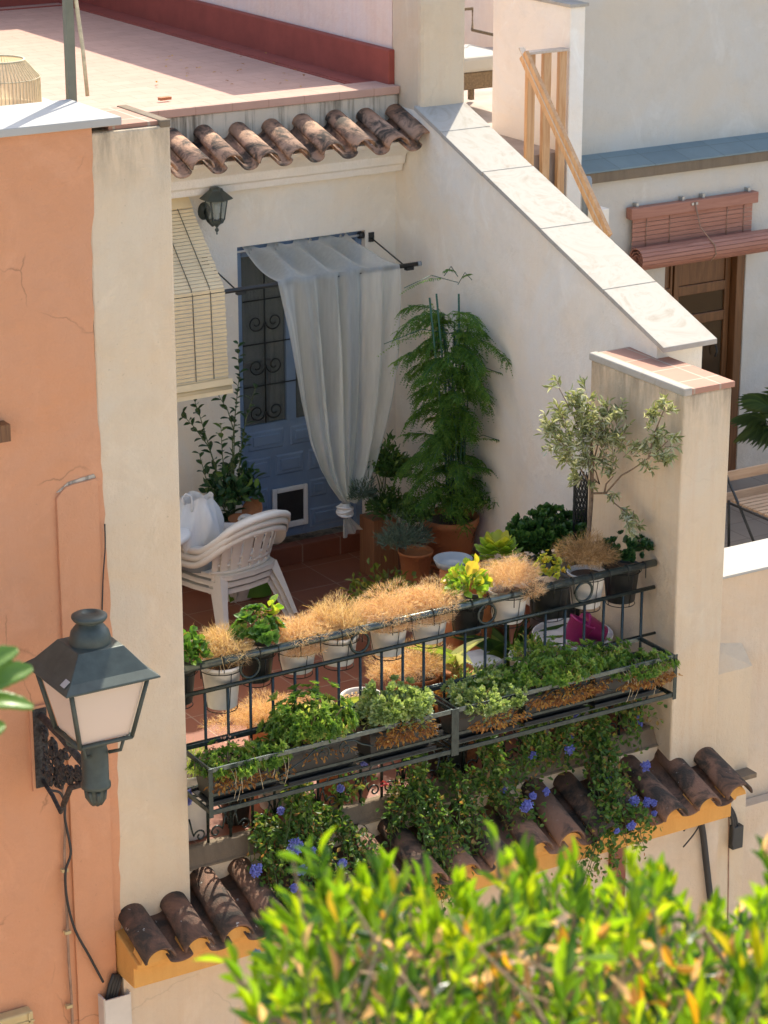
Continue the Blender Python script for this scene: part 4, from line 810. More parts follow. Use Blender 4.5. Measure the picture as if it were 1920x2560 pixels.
# silhouette of the crown: height -> (left, right) half widths along the corner
prof=[(.42,.26,.40),(.6,.34,.38),(.75,.40,.34),(.95,.42,.36),(1.1,.38,.46),(1.3,.36,.54),(1.5,.38,.50),(1.7,.40,.42),(1.85,.44,.40),(2.0,.42,.38),(2.12,.34,.30)]
for i in range(118):
    z=.60+1.44*((i*.618)%1.0)**.85; lft=.80*np.interp(z,[p[0] for p in prof],[p[1] for p in prof]); rgt=.88*np.interp(z,[p[0] for p in prof],[p[2] for p in prof])
    cx_=3.54-.02*z; cy_=2.66; a=RNG.random()*2*pi; dx,dy=math.cos(a),math.sin(a); rr=lft if dx*.85-dy*.5<0 else rgt
    if dx>0: rr=min(rr,(3.74-cx_)/max(dx,.05))
    ln=rr*(.62+.55*RNG.random())*(1.0+.12*max(0,(z-1.2)))*RNG.choice([.7,1.0,1.12]); q=np.linspace(.10,1,int(5+ln*26)); b0=np.array([cx_,cy_,z]); hd=np.array([dx,dy,0.]); up_=.14+.24*RNG.random(); dr_=.20+.30*RNG.random(); pts=[]
    for u in q: pts.append(b0+hd*ln*u+np.array([0,0,up_*ln*2.2*u-dr_*ln*2.0*u*u]))
    sp.tube([tuple(p) for p in pts],.0022,4,False)
    for k_,p in enumerate(pts):
        if k_==0: continue
        tg=unit(pts[k_]-pts[k_-1]); sd=unit(np.cross(tg,[0,0,1.]))
        for sg in(-1,0,1):
            d_=tg*(.9 if sg==0 else .55)+sd*sg*.8+RNG.normal(size=3)*.22+[0,0,-.05]
            plume(p,d_,(.085+.06*RNG.random())*(1.1-.45*q[k_]),f,1,n=8,w=.028,droop=.35+.5*RNG.random())
leafP,_=ell(1500,(3.55,2.68,.68),(.28,.28,.18),.1,.2,.2); f.add(T_N,leafP,unit(rdir(1500)+[0,0,-.1]),rdir(1500)+[0,0,.6],.05,.008)
leafP,_=ell(1000,(3.52,2.68,1.2),(.09,.10,.70),.1,.2,.2); f.add(T_N,leafP,unit(rdir(1000)+[0,0,-.1]),rdir(1000)+[0,0,.6],.05,.008)
for (px_,py_,l) in((1110,690,.28),(1180,700,.24),(1010,720,.3),(960,860,.2),(1270,940,.2),(1275,1110,.2)):
    e=np.array(at('y',2.55 if px_<1200 else 2.35,px_,py_)); b0=np.array([3.56,2.66,e[2]-.05]); dd=(e-b0); sp.tube([b0,b0+dd*.5+np.array([0,0,.07]),e],.003,5,False); plume(b0+dd*.3+np.array([0,0,.04]),dd+np.array([0,0,.05]),np.linalg.norm(dd)*.8,f,1,n=22,w=.05,droop=.3)
for i in range(12): a=i*.52; sp.tube([(3.58+.04*math.cos(a),2.7+.04*math.sin(a),.48),(3.55+.08*math.cos(a),2.67+.10*math.sin(a),1.2),(3.55+.1*math.cos(a*2),2.66+.12*math.sin(a*2),1.95)],.005,5,False)
W(f,'fronds','fern',t); W(sp,'stems','cane',t)
# shrubs beside it
t=thing('brown_planter','tall narrow brown wooden planter behind the curtain knot','planter',(3.34,3.35,FZ)); W(MB().box(3.24,3.46,3.27,3.47,FZ,.38),'box','standwood',t,bevel=.006)
t=thing('leafy_shrub','dark green leafy shrub growing from the brown planter beside the curtain','shrub',(3.36,3.33,.38))
leafy((3.40,3.30,.72),(.12,.14,.26),700,'shrub',t,T_OV,.05,.026,shell=.15); leafy((3.34,3.2,.46),(.16,.16,.20),600,'shrub',t,T_OV,.045,.024,shell=.15,name='lower_foliage')
leafy((3.17,3.3,.58),(.11,.1,.16),500,'grey',t,T_N,.05,.010,shell=.1,name='side_sprigs'); stems((3.36,3.33,.38),[(3.4+random.uniform(-.15,.1),3.3,.5+.45*random.random()) for _ in range(9)],t,'stem',.006)
t=thing('upturned_pot','white upturned pot serving as base for the lavender','pot',(3.17,2.58,FZ)); W(MB().lathe([(.155,FZ),(.12,.13),(0,.13)],(3.17,2.58,0),28),'body','whitepot',t)
t=thing('lavender','grey green lavender in a weathered terracotta pot on the upturned white pot','potted plant',(3.17,2.58,.13))
W(MB().lathe([(0,.132),(.12,.132),(.15,.165),(.14,.165),(.11,.148),(0,.148)],(3.17,2.58,0),28),'saucer','terracotta',t); W(potmesh((3.17,2.58,.15),.125,.23,.095,.014),'pot','terracotta',t)
leafy((3.06,2.56,.48),(.20,.17,.16),1500,'grey',t,T_N,.055,.007,shell=.1,up=.7); leafy((3.2,2.62,.60),(.14,.14,.14),420,'shrub',t,T_OV,.035,.018,shell=.1,name='upper_foliage')
t=floorpot('leafy_plant','small yellowing rose like plant on the floor tiles before the lavender',(2.66,2.15),.10,.18,'terracotta')
leafy((2.62,2.15,.30),(.26,.18,.20),230,'yellow',t,T_OV,.05,.032,shell=.1); leafy((2.45,2.1,.22),(.12,.1,.08),60,'yellow',t,T_OV,.05,.032,name='side_leaves'); stems((2.66,2.15,.10),[(2.62+random.uniform(-.22,.22),2.15+random.uniform(-.12,.12),.3+.2*random.random()) for _ in range(11)],t,'stem',.005)
# bay-like bush in a white pot
t=thing('bay_bush','tall dark glossy bush in a big white pot left of the door','potted plant',(2.21,3.52,FZ))
W(potmesh((2.21,3.52,FZ),.20,.62,.155,.02,.008,.10),'pot','whitepot',t); W(soil((2.21,3.52,FZ),.18,.52),'soil','soil',t)
f=FOL(); sb=MB()
def sprig(pts,n,ln=.092,r=.006,lime=0):
    P=[np.array(p) for p in pts]; sb.tube(P,[r*(1-.7*i/(len(P)-1)) for i in range(len(P))],6,False)
    for i in range(n):
        q=(i+.5)/n*(len(P)-1); k=int(q); u=q-k; p=P[k]*(1-u)+P[k+1]*u; ax=unit(P[k+1]-P[k]); a=i*2.4; s1=unit(np.cross(ax,[.2,1,.1])); s2=np.cross(ax,s1)
        D=(s1*math.cos(a)+s2*math.sin(a))*.9+ax*.6; f.add(T_OV,[p],[D],[ax],ln*(.7+.5*RNG.random())*(1-.3*i/n),.040,[.95 if lime and i>n-7 else RNG.random()*.8])
def b34(x,y,d=3.5): return at('y',d,400+x/2.37,940+y/2.37)
def b33(x,y,d=3.5): return at('y',d,400+x/2.37,440+y/2.37)
base=Vector((2.20,3.50,.48))
sprig([base,b34(430,400),b34(450,180),b33(470,1180,3.55),b33(462,985,3.5)],40,.08)
sprig([base,b34(300,450),b34(240,250),b34(200,130)],22); sprig([base,b34(290,420),b34(200,300),b34(130,225)],18)
sprig([base,b34(370,480),b34(360,280)],20,lime=1); sprig([base,b34(440,330),b34(400,200),b34(330,90)],16); sprig([base,b34(480,440),b34(510,250),b34(570,60)],16)
sprig([base,b34(420,500),b34(500,420),b34(520,350)],14); sprig([base,b34(270,600),b34(230,450)],14); sprig([base,b34(450,600),b34(530,560)],12)
leafyP,_=ell(340,(2.21,3.52,.68),(.20,.17,.26),.2,.2,.5); f.add(T_OV,leafyP,unit(rdir(340)+[0,0,.5]),rdir(340)+[0,-.4,.6],.085*(.7+.5*RNG.random(340)),.040)
W(f,'leaves','ficus',t); W(sb,'stems','stem',t)
for k,(x,y,z,tl) in enumerate([(2.20,3.40,.535,.1),(2.345,3.46,.575,1.0)]):
    o=thing('terracotta_saucer',['flat terracotta saucer lying in the white pot of the dark bush','tilted terracotta saucer propped on the rim of the big white pot'][k],'saucer',(x,y,z),group='terracotta saucers in the white pot'); o.rotation_euler=(.15,-tl,0.3)
    MB().lathe([(0,0),(.07,0),(.085,.018),(.078,.018),(.065,.005),(0,.005)],(0,0,0),26).build('dish','terracotta',o)
# ------------------------------------------------------------------ stacked plastic chairs
def chair(loc,label,rz):
    t=thing('plastic_armchair',label,'chair',loc,rz,'stacked white plastic armchairs'); t.scale=(1.2,1.18,.95)
    half=[(.27,-.25,.57),(.285,-.22,.595),(.29,-.12,.60),(.288,-.02,.59),(.280,.08,.61),(.258,.17,.69),(.205,.25,.79),(.11,.295,.845),(0,.31,.86)]
    path=[Vector(p) for p in half]+[Vector((-p[0],p[1],p[2])) for p in half[::-1][1:]]
    sm=[]
    for i in range(len(path)-1):
        a,b,c_,e=path[max(i-1,0)],path[i],path[i+1],path[min(i+2,len(path)-1)]
        for k in range(4): u=k/4; sm.append(.5*((2*b)+(c_-a)*u+(2*a-5*b+4*c_-e)*u*u+(3*b-a-3*c_+e)*u**3))
    sm.append(path[-1]); n=len(sm); sec=[(-.030,0),(-.028,.010),(.018,.013),(.030,.006),(.032,-.03),(.026,-.032),(.020,-.004),(-.026,-.006)]
    c=MB(); vs=[];fs=[]
    for i,p in enumerate(sm):
        d=(sm[min(i+1,n-1)]-sm[max(i-1,0)]).normalized(); out=Vector((p.x,p.y+.02,0)); out=(out-d*out.dot(d)); out.normalize(); u=out.cross(d); u=u if u.z>0 else -u
        for a,b in sec: vs.append(p+out*a+u*b)
    k=len(sec)
    for i in range(n-1):
        for j in range(k): fs.append((i*k+j,(i+1)*k+j,(i+1)*k+(j+1)%k,i*k+(j+1)%k))
    fs+=[tuple(range(k)),tuple((n-1)*k+j for j in range(k))[::-1]]; c.add(vs,fs,True); c.build('armrest_rail','chairplastic',t)
    # backrest slats
    def arc(u,z):   # barrel shaped back surface, u -1..1
        k_=(z-.36)/(.80-.36); wd=.20+.055*max(0,k_); return Vector((wd*math.sin(u*1.25)/math.sin(1.25),.17+.115*k_*.9-.11*(1-math.cos(u*1.25))-.02,z))
    c=MB(); m_=8
    for s in range(m_):
        u0=-1+2*s/m_+.05; u1=-1+2*(s+1)/m_-.05; vs=[];fs=[]
        for j in range(11):
            q=j/10; z0=.37; zt=.815-.21*abs((u0+u1)/2)**2.2; z=z0+(zt-z0)*q; a,b=arc(u0,z),arc(u1,z); vs+=[a,b,b+Vector((0,.008,0)),a+Vector((0,.008,0))]
        for j in range(10):
            o=j*4; fs+=[(o,o+1,o+5,o+4),(o+2,o+3,o+7,o+6),(o+3,o,o+4,o+7),(o+1,o+2,o+6,o+5)]
        c.add(vs,fs,False)
    for zc,hh in((.375,.035),(.52,.014)):
        vs=[];fs=[]
        for j in range(17):
            u=-1+2*j/16; a=arc(u,zc-hh); b=arc(u,zc+hh); vs+=[a+Vector((0,-.002,0)),b+Vector((0,-.002,0)),b+Vector((0,.010,0)),a+Vector((0,.010,0))]
        for j in range(16): o=j*4; fs+=[(o,o+4,o+5,o+1),(o+2,o+6,o+7,o+3),(o+1,o+5,o+6,o+2),(o+3,o+7,o+4,o)]
        c.add(vs,fs,True)
    c.build('backrest','chairplastic',t)
    c=MB(); pts=[(-.21,.15),(-.15,.19),(0,.205),(.15,.19),(.21,.15),(.24,-.02),(.25,-.22),(.18,-.255),(-.18,-.255),(-.25,-.22),(-.24,-.02)]
    c.prism([(x,y,.385) for x,y in pts],(0,0,.012)); 
    rim=[Vector((x,y,.36)) for x,y in pts]; c.add([tuple(p) for p in rim]+[tuple(p*1+Vector((0,0,.03))) for p in rim],[(i,(i+1)%11,11+(i+1)%11,11+i) for i in range(11)],False); c.build('seat','chairplastic',t)
    for sx,sy in((1,1),(-1,1),(1,-1),(-1,-1)):
        c=MB(); tx,ty=sx*.215,(.155 if sy>0 else -.215); bx2,by2=sx*.275,(.27 if sy>0 else -.285); top=.395
        prof=[]
        for (x,y,z,w1,w2) in ((bx2,by2,0,.028,.026),(tx+(bx2-tx)*.5,ty+(by2-ty)*.5,.2,.038,.034),(tx,ty,top,.062,.05)):
            prof.append([(x-sx*w1,y,z),(x,y,z),(x,y-sy*w2,z),(x-sx*.006,y-sy*w2,z),(x-sx*.006,y-sy*.006,z),(x-sx*w1,y-sy*.006,z)])
        vs=[p for q in prof for p in q]; fs=[tuple(range(6))]
        for i in range(2):
            for j in range(6): fs.append((i*6+j,i*6+(j+1)%6,(i+1)*6+(j+1)%6,(i+1)*6+j))
        c.add(vs,fs); c.build('leg','chairplastic',t)
    for sx in(-1,1):
        c=MB(); vs=[]
        for (y0,y1,z) in((-.23,-.13,.39),(-.245,-.14,.48),(-.25,-.11,.575)): vs+=[(sx*.245,y0,z),(sx*.245,y1,z),(sx*.262,y1,z),(sx*.262,y0,z)]
        vs=[(x+sx*.02*((z-.39)/.185),y,z) for x,y,z in vs]; fs=[]
        for i in range(2):
            for j in range(4): fs.append((i*4+j,i*4+(j+1)%4,(i+1)*4+(j+1)%4,(i+1)*4+j))
        c.add(vs,fs,True); c.build('arm_support','chairplastic',t)
    return t
CH=(1.88,3.0); rz=math.atan2(.98,-.2)+pi/2      # local -Y is the front
for k in range(3): chair((CH[0]+.012*k,CH[1]-.010*k,FZ+.052*k),['bottom white plastic armchair of the stack by the door','middle white plastic armchair of the stack by the door','topmost white plastic armchair of the stack by the door'][k],rz)
# white table, bag
t=thing('side_table','round white plastic table half hidden by the pillar','table',(1.30,2.95,FZ)); W(MB().lathe([(0,.70),(.235,.70),(.245,.715),(.245,.735),(.225,.745),(0,.74)],(1.30,2.95,0),36),'tabletop','whiteplastic',t); W(MB().lathe([(.03,FZ),(.03,.70)],(1.3,2.95,0),12),'leg','whiteplastic',t)
t=thing('plastic_bag','crumpled white plastic carrier bag with looped handles beside the white pot','bag',(1.66,3.02,.45))
def bagf(u,v):
    a=u*2*pi; r_=.145*(.75+.5*math.sin(pi*min(1,v*.95+.12)))*(1+.10*math.sin(5*a+3*v)+.07*math.sin(9*a-7*v)); return (1.66+r_*math.cos(a),3.02+.8*r_*math.sin(a),.50+.42*v+.02*math.sin(4*a+2*v))
W(MB().grid(bagf,48,22),'bag_body','bag',t)
W(MB().tube([at('y',2.95,*p) for p in((462,1262),(456,1245),(464,1236),(478,1240),(482,1262),(480,1280))],.009,6,flat=.4),'handle','bag',t)
W(MB().lathe([(0,.40),(.11,.40),(.12,.52),(0,.52)],(1.66,3.02,0),20),'contents','greypl',t)
# green bag of soil under the chairs
t=thing('soil_bag','green plastic soil bag on the floor under the stacked chairs','bag',(2.25,3.35,FZ)); c=MB(); c.grid(lambda u,v:(2.08+.34*u,3.40+.10*v-.05+.03*math.sin(6*u),FZ+.02+.17*math.sin(pi*v)*(.6+.4*math.sin(pi*u))),14,10); W(c,'bag_body','bagg' if 0 else L['lime'],t)
# ================================================================== curtain, bars, blind, wall lantern
t=thing('curtain_rod','thin white curtain rod with black end knobs inside the door opening','curtain rod',(3.05,3.975,2.345))
W(MB().tube([(2.52,3.975,2.345),(3.545,3.975,2.345)],.008,8),'rod','whiteplastic',t); W(MB().tube([(3.545,3.975,2.345),(3.583,3.975,2.345)],.026,12),'end_knob','black',t)
BY=3.42; bL=at('y',BY,400+375/2.37,440+693/2.37); bR=at('y',BY,400+1545/2.37,440+512/2.37); BZ=(bL.z+bR.z)/2
t=thing('awning_bar','black horizontal bar standing off the wall in front of the door','bar',(3,BY,BZ))
W(MB().tube([(1.0,BY,BZ),(bR.x-.03,BY,BZ)],.017,10),'bar','black',t); W(MB().tube([(bR.x-.03,BY,BZ),(bR.x,BY,BZ)],.019,10),'end_cap','greypl',t)
for x in(2.25,bR.x-.10):
    W(MB().tube([(x,BY,BZ-.01),(x,BY+.08,BZ-.012),(x,3.95,BZ+.10)],.006,6),'bracket','black',t); W(MB().box(x-.022,x+.022,3.94,3.951,BZ+.07,BZ+.14),'wall_plate','black',t); W(MB().box(x-.03,x+.03,BY-.02,BY+.02,BZ-.035,BZ-.012),'clamp','black',t)
t=thing('sheer_curtain','sheer white curtain draped over the bar and knotted at the bottom','curtain',(3.05,3.6,.2))
Le=[(3,690,635),(3,712,770),(3,735,900),(3,765,1100),(3,800,1320),(4,850,380),(4,915,540),(4,985,650),(4,1062,738)]
Re=[(3,1408,530),(3,1402,680),(3,1385,860),(3,1365,1100),(3,1335,1300),(4,1290,310),(4,1235,520),(4,1180,650),(4,1132,738)]
def zz(k,x,y): return (400+x/2.37,(440 if k==3 else 940)+y/2.37)
LP=[at('y',BY-.02,*zz(*p)) for p in Le]; RP=[at('y',BY-.02,*zz(*p)) for p in Re]
nu=150; rows=[]
def fold(u,k=1.0): return math.sin(2*pi*5.2*u+.9*math.sin(4.1*u*pi)+.3)+.35*math.sin(2*pi*11*u+1)
tx0,tx1=2.575,3.44
for j in range(13):        # rod -> bar
    q=j/12; row=[]
    for i in range(nu+1):
        u=i/nu; xt=tx0+(tx1-tx0)*u; xb=LP[0].x+(RP[0].x-LP[0].x)*u; x=xt+(xb-xt)*q
        yt=3.965+.045*math.sin(2*pi*4*u+.6); yb=BY-.034-.007*fold(u); y=yt+(yb-yt)*q
        zt=2.372+.012*math.sin(2*pi*4*u+.6); zb=BZ+.027; z=zt+(zb-zt)*q-.045*math.sin(pi*q)*(.4+math.sin(2*pi*4*u+.6))
        row.append((x,y,z))
    rows.append(row)
nv=46
for j in range(1,nv+1):
    q=j/nv*(len(LP)-1); k=min(int(q),len(LP)-2); r_=q-k; l=LP[k].lerp(LP[k+1],r_); r2=RP[k].lerp(RP[k+1],r_); v=j/nv; row=[]
    for i in range(nu+1):
        u=i/nu; g=min(1,v*3); uu=u+.018*math.sin(2*pi*5.2*u)*g
        x=l.x+(r2.x-l.x)*uu; z=l.z+(r2.z-l.z)*u; A=.018+.034*min(1,v*1.5)*(1-.3*v)
        y=BY-.034-A*(fold(u+.03*v)+.4*min(1,v*3))-.02*math.sin(pi*v); row.append((x,y,z))
    rows.append(row)
c=MB(); vs=[p for r_ in rows for p in r_]; w1=nu+1
c.add(vs,[(j*w1+i,j*w1+i+1,(j+1)*w1+i+1,(j+1)*w1+i) for j in range(len(rows)-1) for i in range(nu)],True); W(c,'cloth','sheer',t)
K=at('y',BY-.03,*zz(4,1095,795)); 
def knot(u,v):
    a=u*2*pi; r_=.056*math.sin(pi*(.08+.84*v))**.6*(1+.10*math.sin(3*a+9*v)+.05*math.sin(7*a-12*v)); return (K.x+r_*math.cos(a),K.y+r_*math.sin(a),K.z-.055+.11*v)
W(MB().grid(knot,36,18),'knot','brass',t)
c=MB()
for s_ in(0,1,2): c.tube([K+Vector((.058*math.cos(a),.058*math.sin(a),.015*math.sin(a*1+s_*2)-.02+.02*s_)) for a in [2*pi*i/20 for i in range(21)]],.009,6,False)
W(c,'knot_wrap','brass',t)
tl=[at('y',BY-.03,*zz(4,*p)) for p in((1085,850),(1085,960),(1195,905),(1130,840))]
def tail(u,v):
    a=tl[0].lerp(tl[3],u); b_=tl[1].lerp(tl[2],u); p=a.lerp(b_,v); return (p.x,p.y-.02*math.sin(u*14)*(.4+.6*v),p.z)
W(MB().grid(tail,40,12),'tail','sheer',t)
for (x,y) in((535,448),(690,420),(890,390),(1070,366)):
    p=at('y',3.93,400+x/2.37,440+y/2.37); W(MB().ring((p.x,3.928,p.z),Vector((.75,.66,0)),Z3,.021,.005,18,6),'grommet','chrome',t)
# cane blind over the window beside the door
t=thing('cane_blind','cream slatted cane blind hanging over the bar left of the door','blind',(1.6,3.6,1.6))
pr_=[(3.925,2.80),(BY-.022,BZ+.03),(BY-.05,1.60)]
def blp(d):
    for a,b_ in zip(pr_,pr_[1:]):
        l=math.dist(a,b_)
        if d<=l: q=d/l; return (a[0]+(b_[0]-a[0])*q,a[1]+(b_[1]-a[1])*q,(b_[0]-a[0])/l,(b_[1]-a[1])/l)
        d-=l
    return None
tot=sum(math.dist(a,b_) for a,b_ in zip(pr_,pr_[1:])); c=MB(); c2=MB(); d=.10; i=0; xr=2.115
while d<tot-.02:
    q=blp(d+.013); (yy,z_,dy,dz)=q; mb=c if i%3 else c2; jx=random.uniform(-.004,.004)
    mb.obox((1.05+(xr-1.05)/2+jx,yy,z_),X3,(0,dy,dz),(0,-dz,dy),(xr-1.05)/2,.0112,.002); d+=.0285; i+=1
W(c,'slats','blindpl',t); W(c2,'slats','blindpl',t)
c=MB(); q=blp(.045); c.obox((1.58,q[0],q[1]),X3,(0,q[2],q[3]),(0,-q[3],q[2]),.54,.045,.006); W(c,'valance','blindpl',t)
c=MB()
for k,(y_,z_) in enumerate(((BY-.055,1.575),(BY-.085,1.60),(BY-.08,1.535))): c.obox((1.585,y_,z_),X3,(0,.3,1),(0,1,-.3),.545,.022,.006)
c.tube([(1.05,BY-.065,1.555),(2.125,BY-.065,1.555)],.022,10); W(c,'bottom_roll','blindpl',t)
for x in(1.32,1.62,1.86,2.0):
    pts=[]; d=.09
    while d<tot: q=blp(d); pts.append((x,q[0]-.006,q[1]+.004)); d+=.05
    W(MB().tube(pts,.0028,5,False),'cord','cable',t)
# wall lantern
def lantern():
    c0=Vector((2.255,3.76,0)); t=thing('wall_lantern','small grey green wall lantern with glass sides above the door','wall lamp',(2.255,3.76,2.58))
    def hexr(r,z): return [(c0.x+r*math.cos(a),c0.y+r*math.sin(a),z) for a in [pi/6+pi/3*k for k in range(6)]]
    def loft(levels,cap=True):
        m_=MB(); vs=[p for l in levels for p in l]; fs=[]
        for i in range(len(levels)-1):
            for j in range(6): fs.append((i*6+j,i*6+(j+1)%6,(i+1)*6+(j+1)%6,(i+1)*6+j))
        if cap: fs+=[tuple(range(6))[::-1],tuple(range((len(levels)-1)*6,len(levels)*6))]
        return m_.add(vs,fs)
    W(loft([hexr(.115,2.800),hexr(.118,2.806),hexr(.05,2.862),hexr(.045,2.875),hexr(.02,2.885)]),'cap','lampmetal',t)
    W(loft([hexr(.045,2.628),hexr(.055,2.65),hexr(.057,2.655)]),'base','lampmetal',t); W(loft([hexr(.078,2.79),hexr(.078,2.801)]),'collar','lampmetal',t)
    W(loft([hexr(.053,2.655),hexr(.077,2.79)],False),'glass','clear',t)
    a,b_=hexr(.055,2.652),hexr(.078,2.795)
    for i in range(6): W(MB().tube([a[i],b_[i]],.0045,5),'bar','lampmetal',t)
    W(MB().lathe([(0,2.545),(.006,2.55),(.004,2.563),(.014,2.575),(.014,2.585),(.006,2.597),(.02,2.615),(.04,2.63)],(c0.x,c0.y,0),14),'finial','lampmetal',t)
    W(MB().lathe([(.018,2.66),(.018,2.70),(.024,2.705),(.026,2.745),(.02,2.765),(0,2.768)],(c0.x,c0.y,0),14),'bulb','whiteplastic',t)
    W(MB().tube([(c0.x,c0.y,2.63),(c0.x,c0.y+.06,2.60),(c0.x,c0.y+.13,2.62),(c0.x,3.94,2.67)],.011,8),'arm','lampmetal',t)
    m_=MB().lathe([(0,0),(.05,0),(.045,.015),(.02,.03)],(0,0,0),18); m_.v=[(c0.x+x,3.949-z,2.68+y*1.3) for x,y,z in m_.v]; W(m_,'wall_plate','lampmetal',t)
lantern()
# ================================================================== street lamp on its bracket
AX,AY=-.985,-.92; t=thing('street_lamp','grey green square street lantern with frosted panes on a wall bracket','street lamp',(AX,AY,.80))
def zp(px,py,y=AY): return at('y',y,px,py).z
ZE=1.585; H1=.262
pt=at('y',-1.07,207,1634); HT=.125; ZT=pt.z-.012; ZB=at('y',AY-.165,213,1873).z; HB=.145; HM=.212
def sq(h,z): return [(AX-h,AY-h,z),(AX+h,AY-h,z),(AX+h,AY+h,z),(AX-h,AY+h,z)]
def loft4(levels,cap=True):
    m_=MB(); vs=[p for l in levels for p in l]; fs=[]
    for i in range(len(levels)-1):
        for j in range(4): fs.append((i*4+j,i*4+(j+1)%4,(i+1)*4+(j+1)%4,(i+1)*4+j))
    if cap: fs+=[(3,2,1,0),tuple(range((len(levels)-1)*4,len(levels)*4))]
    return m_.add(vs,fs)
W(loft4([sq(H1-.01,ZE-.012),sq(H1,ZE-.008),sq(H1,ZE),sq(H1-.045,ZE+.035),sq(HT,ZT),sq(.05,ZT+.004)]),'roof','lampmetal',t,bevel=.004)
W(MB().lathe([(.108,ZT+.0),(.106,ZT+.025),(.098,ZT+.06),(.075,ZT+.09),(.05,ZT+.105),(.05,ZT+.112),(.083,ZT+.122),(.091,ZT+.134),(.091,ZT+.145),(.083,ZT+.150),(.038,ZT+.163),(.033,ZT+.155),(0,ZT+.155)],(AX,AY,0),32),'chimney','lampmetal',t)
W(loft4([sq(HB-.012,ZB+.01),sq(HM-.012,ZE-.02)],False),'frosted_panes','frost',t)
W(loft4([sq(HM+.006,ZE-.03),sq(HM+.01,ZE-.010)]),'top_frame','lampmetal',t)
for i in range(4):
    a=Vector(sq(HB,ZB)[i]); b_=Vector(sq(HM,ZE-.02)[i]); W(MB().tube([a,b_],.0135,4),'corner_bar','lampmetal',t)
    a2=Vector(sq(HB,ZB)[(i+1)%4]); W(MB().tube([a,a2],.0135,6),'bottom_bar','lampmetal',t)
for (sx,sy) in((1,-1),(-1,-1),(1,1),(-1,1)):
    W(MB().tube([(AX+sx*HB*.8,AY+sy*HB*.8,ZB-.005),(AX+sx*.10,AY+sy*.10,ZB-.08),(AX+sx*.055,AY+sy*.055,ZB-.10)],.010,6),'strut','lampmetal',t)
z1_=ZB-.04; z2_=ZB-.30
W(MB().lathe([(0,z1_),(.05,z1_),(.062,z1_-.02),(.066,z1_-.05),(.070,z1_-.06),(.070,z2_+.03),(.078,z2_+.02),(.078,z2_),(.05,z2_-.01),(.052,z2_-.03),(.045,z2_-.075),(.025,z2_-.10),(0,z2_-.105)],(AX,AY,0),26),'holder','lampmetal',t)
c=MB()
for k in range(7):
    a=k*2*pi/7; c.tube([(AX+.05*math.cos(a),AY+.05*math.sin(a),z2_-.015),(AX+.046*math.cos(a),AY+.046*math.sin(a),z2_-.055),(AX+.02*math.cos(a),AY+.02*math.sin(a),z2_-.095)],.014,6)
W(c,'fluted_tip','lampmetal',t)
W(MB().box(AX-.185-.045+.12,AX-.185-.0+.12,AY-H1+.02,AY-H1+.065,ZE+.012,ZE+.0125) if 0 else MB().obox((AX-H1+.035,AY-H1+.085,ZE+.034),(0,1,0),(.79,0,.61),(-.61,0,.79),.024,.022,.001),'sticker','slab',t)
za=1.06
W(MB().tube([(AX+.01,-.22,za+.015),(AX,-.5,za+.0),(AX,AY+.06,za-.07)],.021,8),'arm','rustmetal',t)
W(MB().box(AX-.035,AX+.045,-.232,-.21,.655,1.115),'wall_plate','rustmetal',t,bevel=.004)
W(MB().box(AX-.05,AX+.06,-.224,-.207,.64,1.13),'backing','peach',t)
c=MB(); RNG2=random.Random(4)
W(MB().tube([(AX,-.24,.70),(AX,-.36,.66),(AX,-.46,.60),(AX,-.50,.66)],.012,6),'lower_brace','rustmetal',t); W(MB().tube([(AX,-.50,.66),(AX,-.60,.80),(AX,AY+.07,za-.13)],.017,7),'lower_brace','rustmetal',t)
for k in range(60):
    y_=-.245-RNG2.random()*.50; top=za-.05+.09*(y_+.22)/.7; bot=.64+(-.24-y_)*.55
    if bot>top-.02: continue
    z_=RNG2.uniform(bot,top); r_=RNG2.uniform(.02,.042); c.tube(spiral((AX+RNG2.uniform(-.012,.012),y_,z_),Y3*RNG2.choice((-1,1)),Z3,r_,.006,1.2,RNG2.random()*6,14),RNG2.uniform(.006,.013),5,True)
W(c,'filigree','rustmetal',t)
# ================================================================== trailing vines with blue flowers over the eave
def vine(label,base,paths,n,seed,fl):
    t=thing('flowering_vine',label,'vine',base,group='blue flowering vines hanging over the lower eave'); rr=np.random.default_rng(seed)
    f=FOL(); sb=MB(); fr=FOL(); ff=FOL()
    for (p0,p1,p2,w_) in paths:
        a,b_,c_=[np.array(q) for q in(p0,p1,p2)]
        for s in range(int(n*w_)):
            o=rr.normal(size=3)*[.07,.035,.04]*1.0; q0=a+o*.4; q1=b_+o+[0,0,.02]; q2=c_+rr.normal(size=3)*[.09,.03,.07]
            tt=np.linspace(0,1,16)[:,None]; P=(1-tt)**2*q0+2*tt*(1-tt)*q1+tt**2*q2
            if s%3==0: sb.tube([tuple(p) for p in P[::3]],.0022,4,False)
            m_=16; D=unit(rdir(m_)*1.1+[0,-.2,-.1]); f.add(T_OV,P+rdir(m_)*.022,D,unit(rdir(m_)+[0,-.5,.7]),.030+.018*RNG.random(m_),.022,None)
            if s%4==0: k=6; f2=P[rr.integers(0,16,k)]; fr.add(T_OV,f2+rdir(k)*.02,rdir(k),rdir(k),.026,.012)
    W(f,'leaves','vine',t); W(fr,'withered_leaves','rust',t); W(sb,'stems','stem',t)
    for (px_,py_,y_,r_) in fl:
        c_=np.array(at('y',y_,px_,py_)); g=FOL(); r_*=1.1; k=int(34+r_*1500); P=c_+rdir(k)*r_*(.45+.55*RNG.random(k))[:,None]*[1,.6,1]; 
        for q in range(3): D=rdir(k); g.add(T_PETAL,P,D,[0,-1,.4],.013,.010)
        W(g,'flower_head','bluef',t)
def q1(x,y): return (440+x/2.5136,1700+y/2.5136)
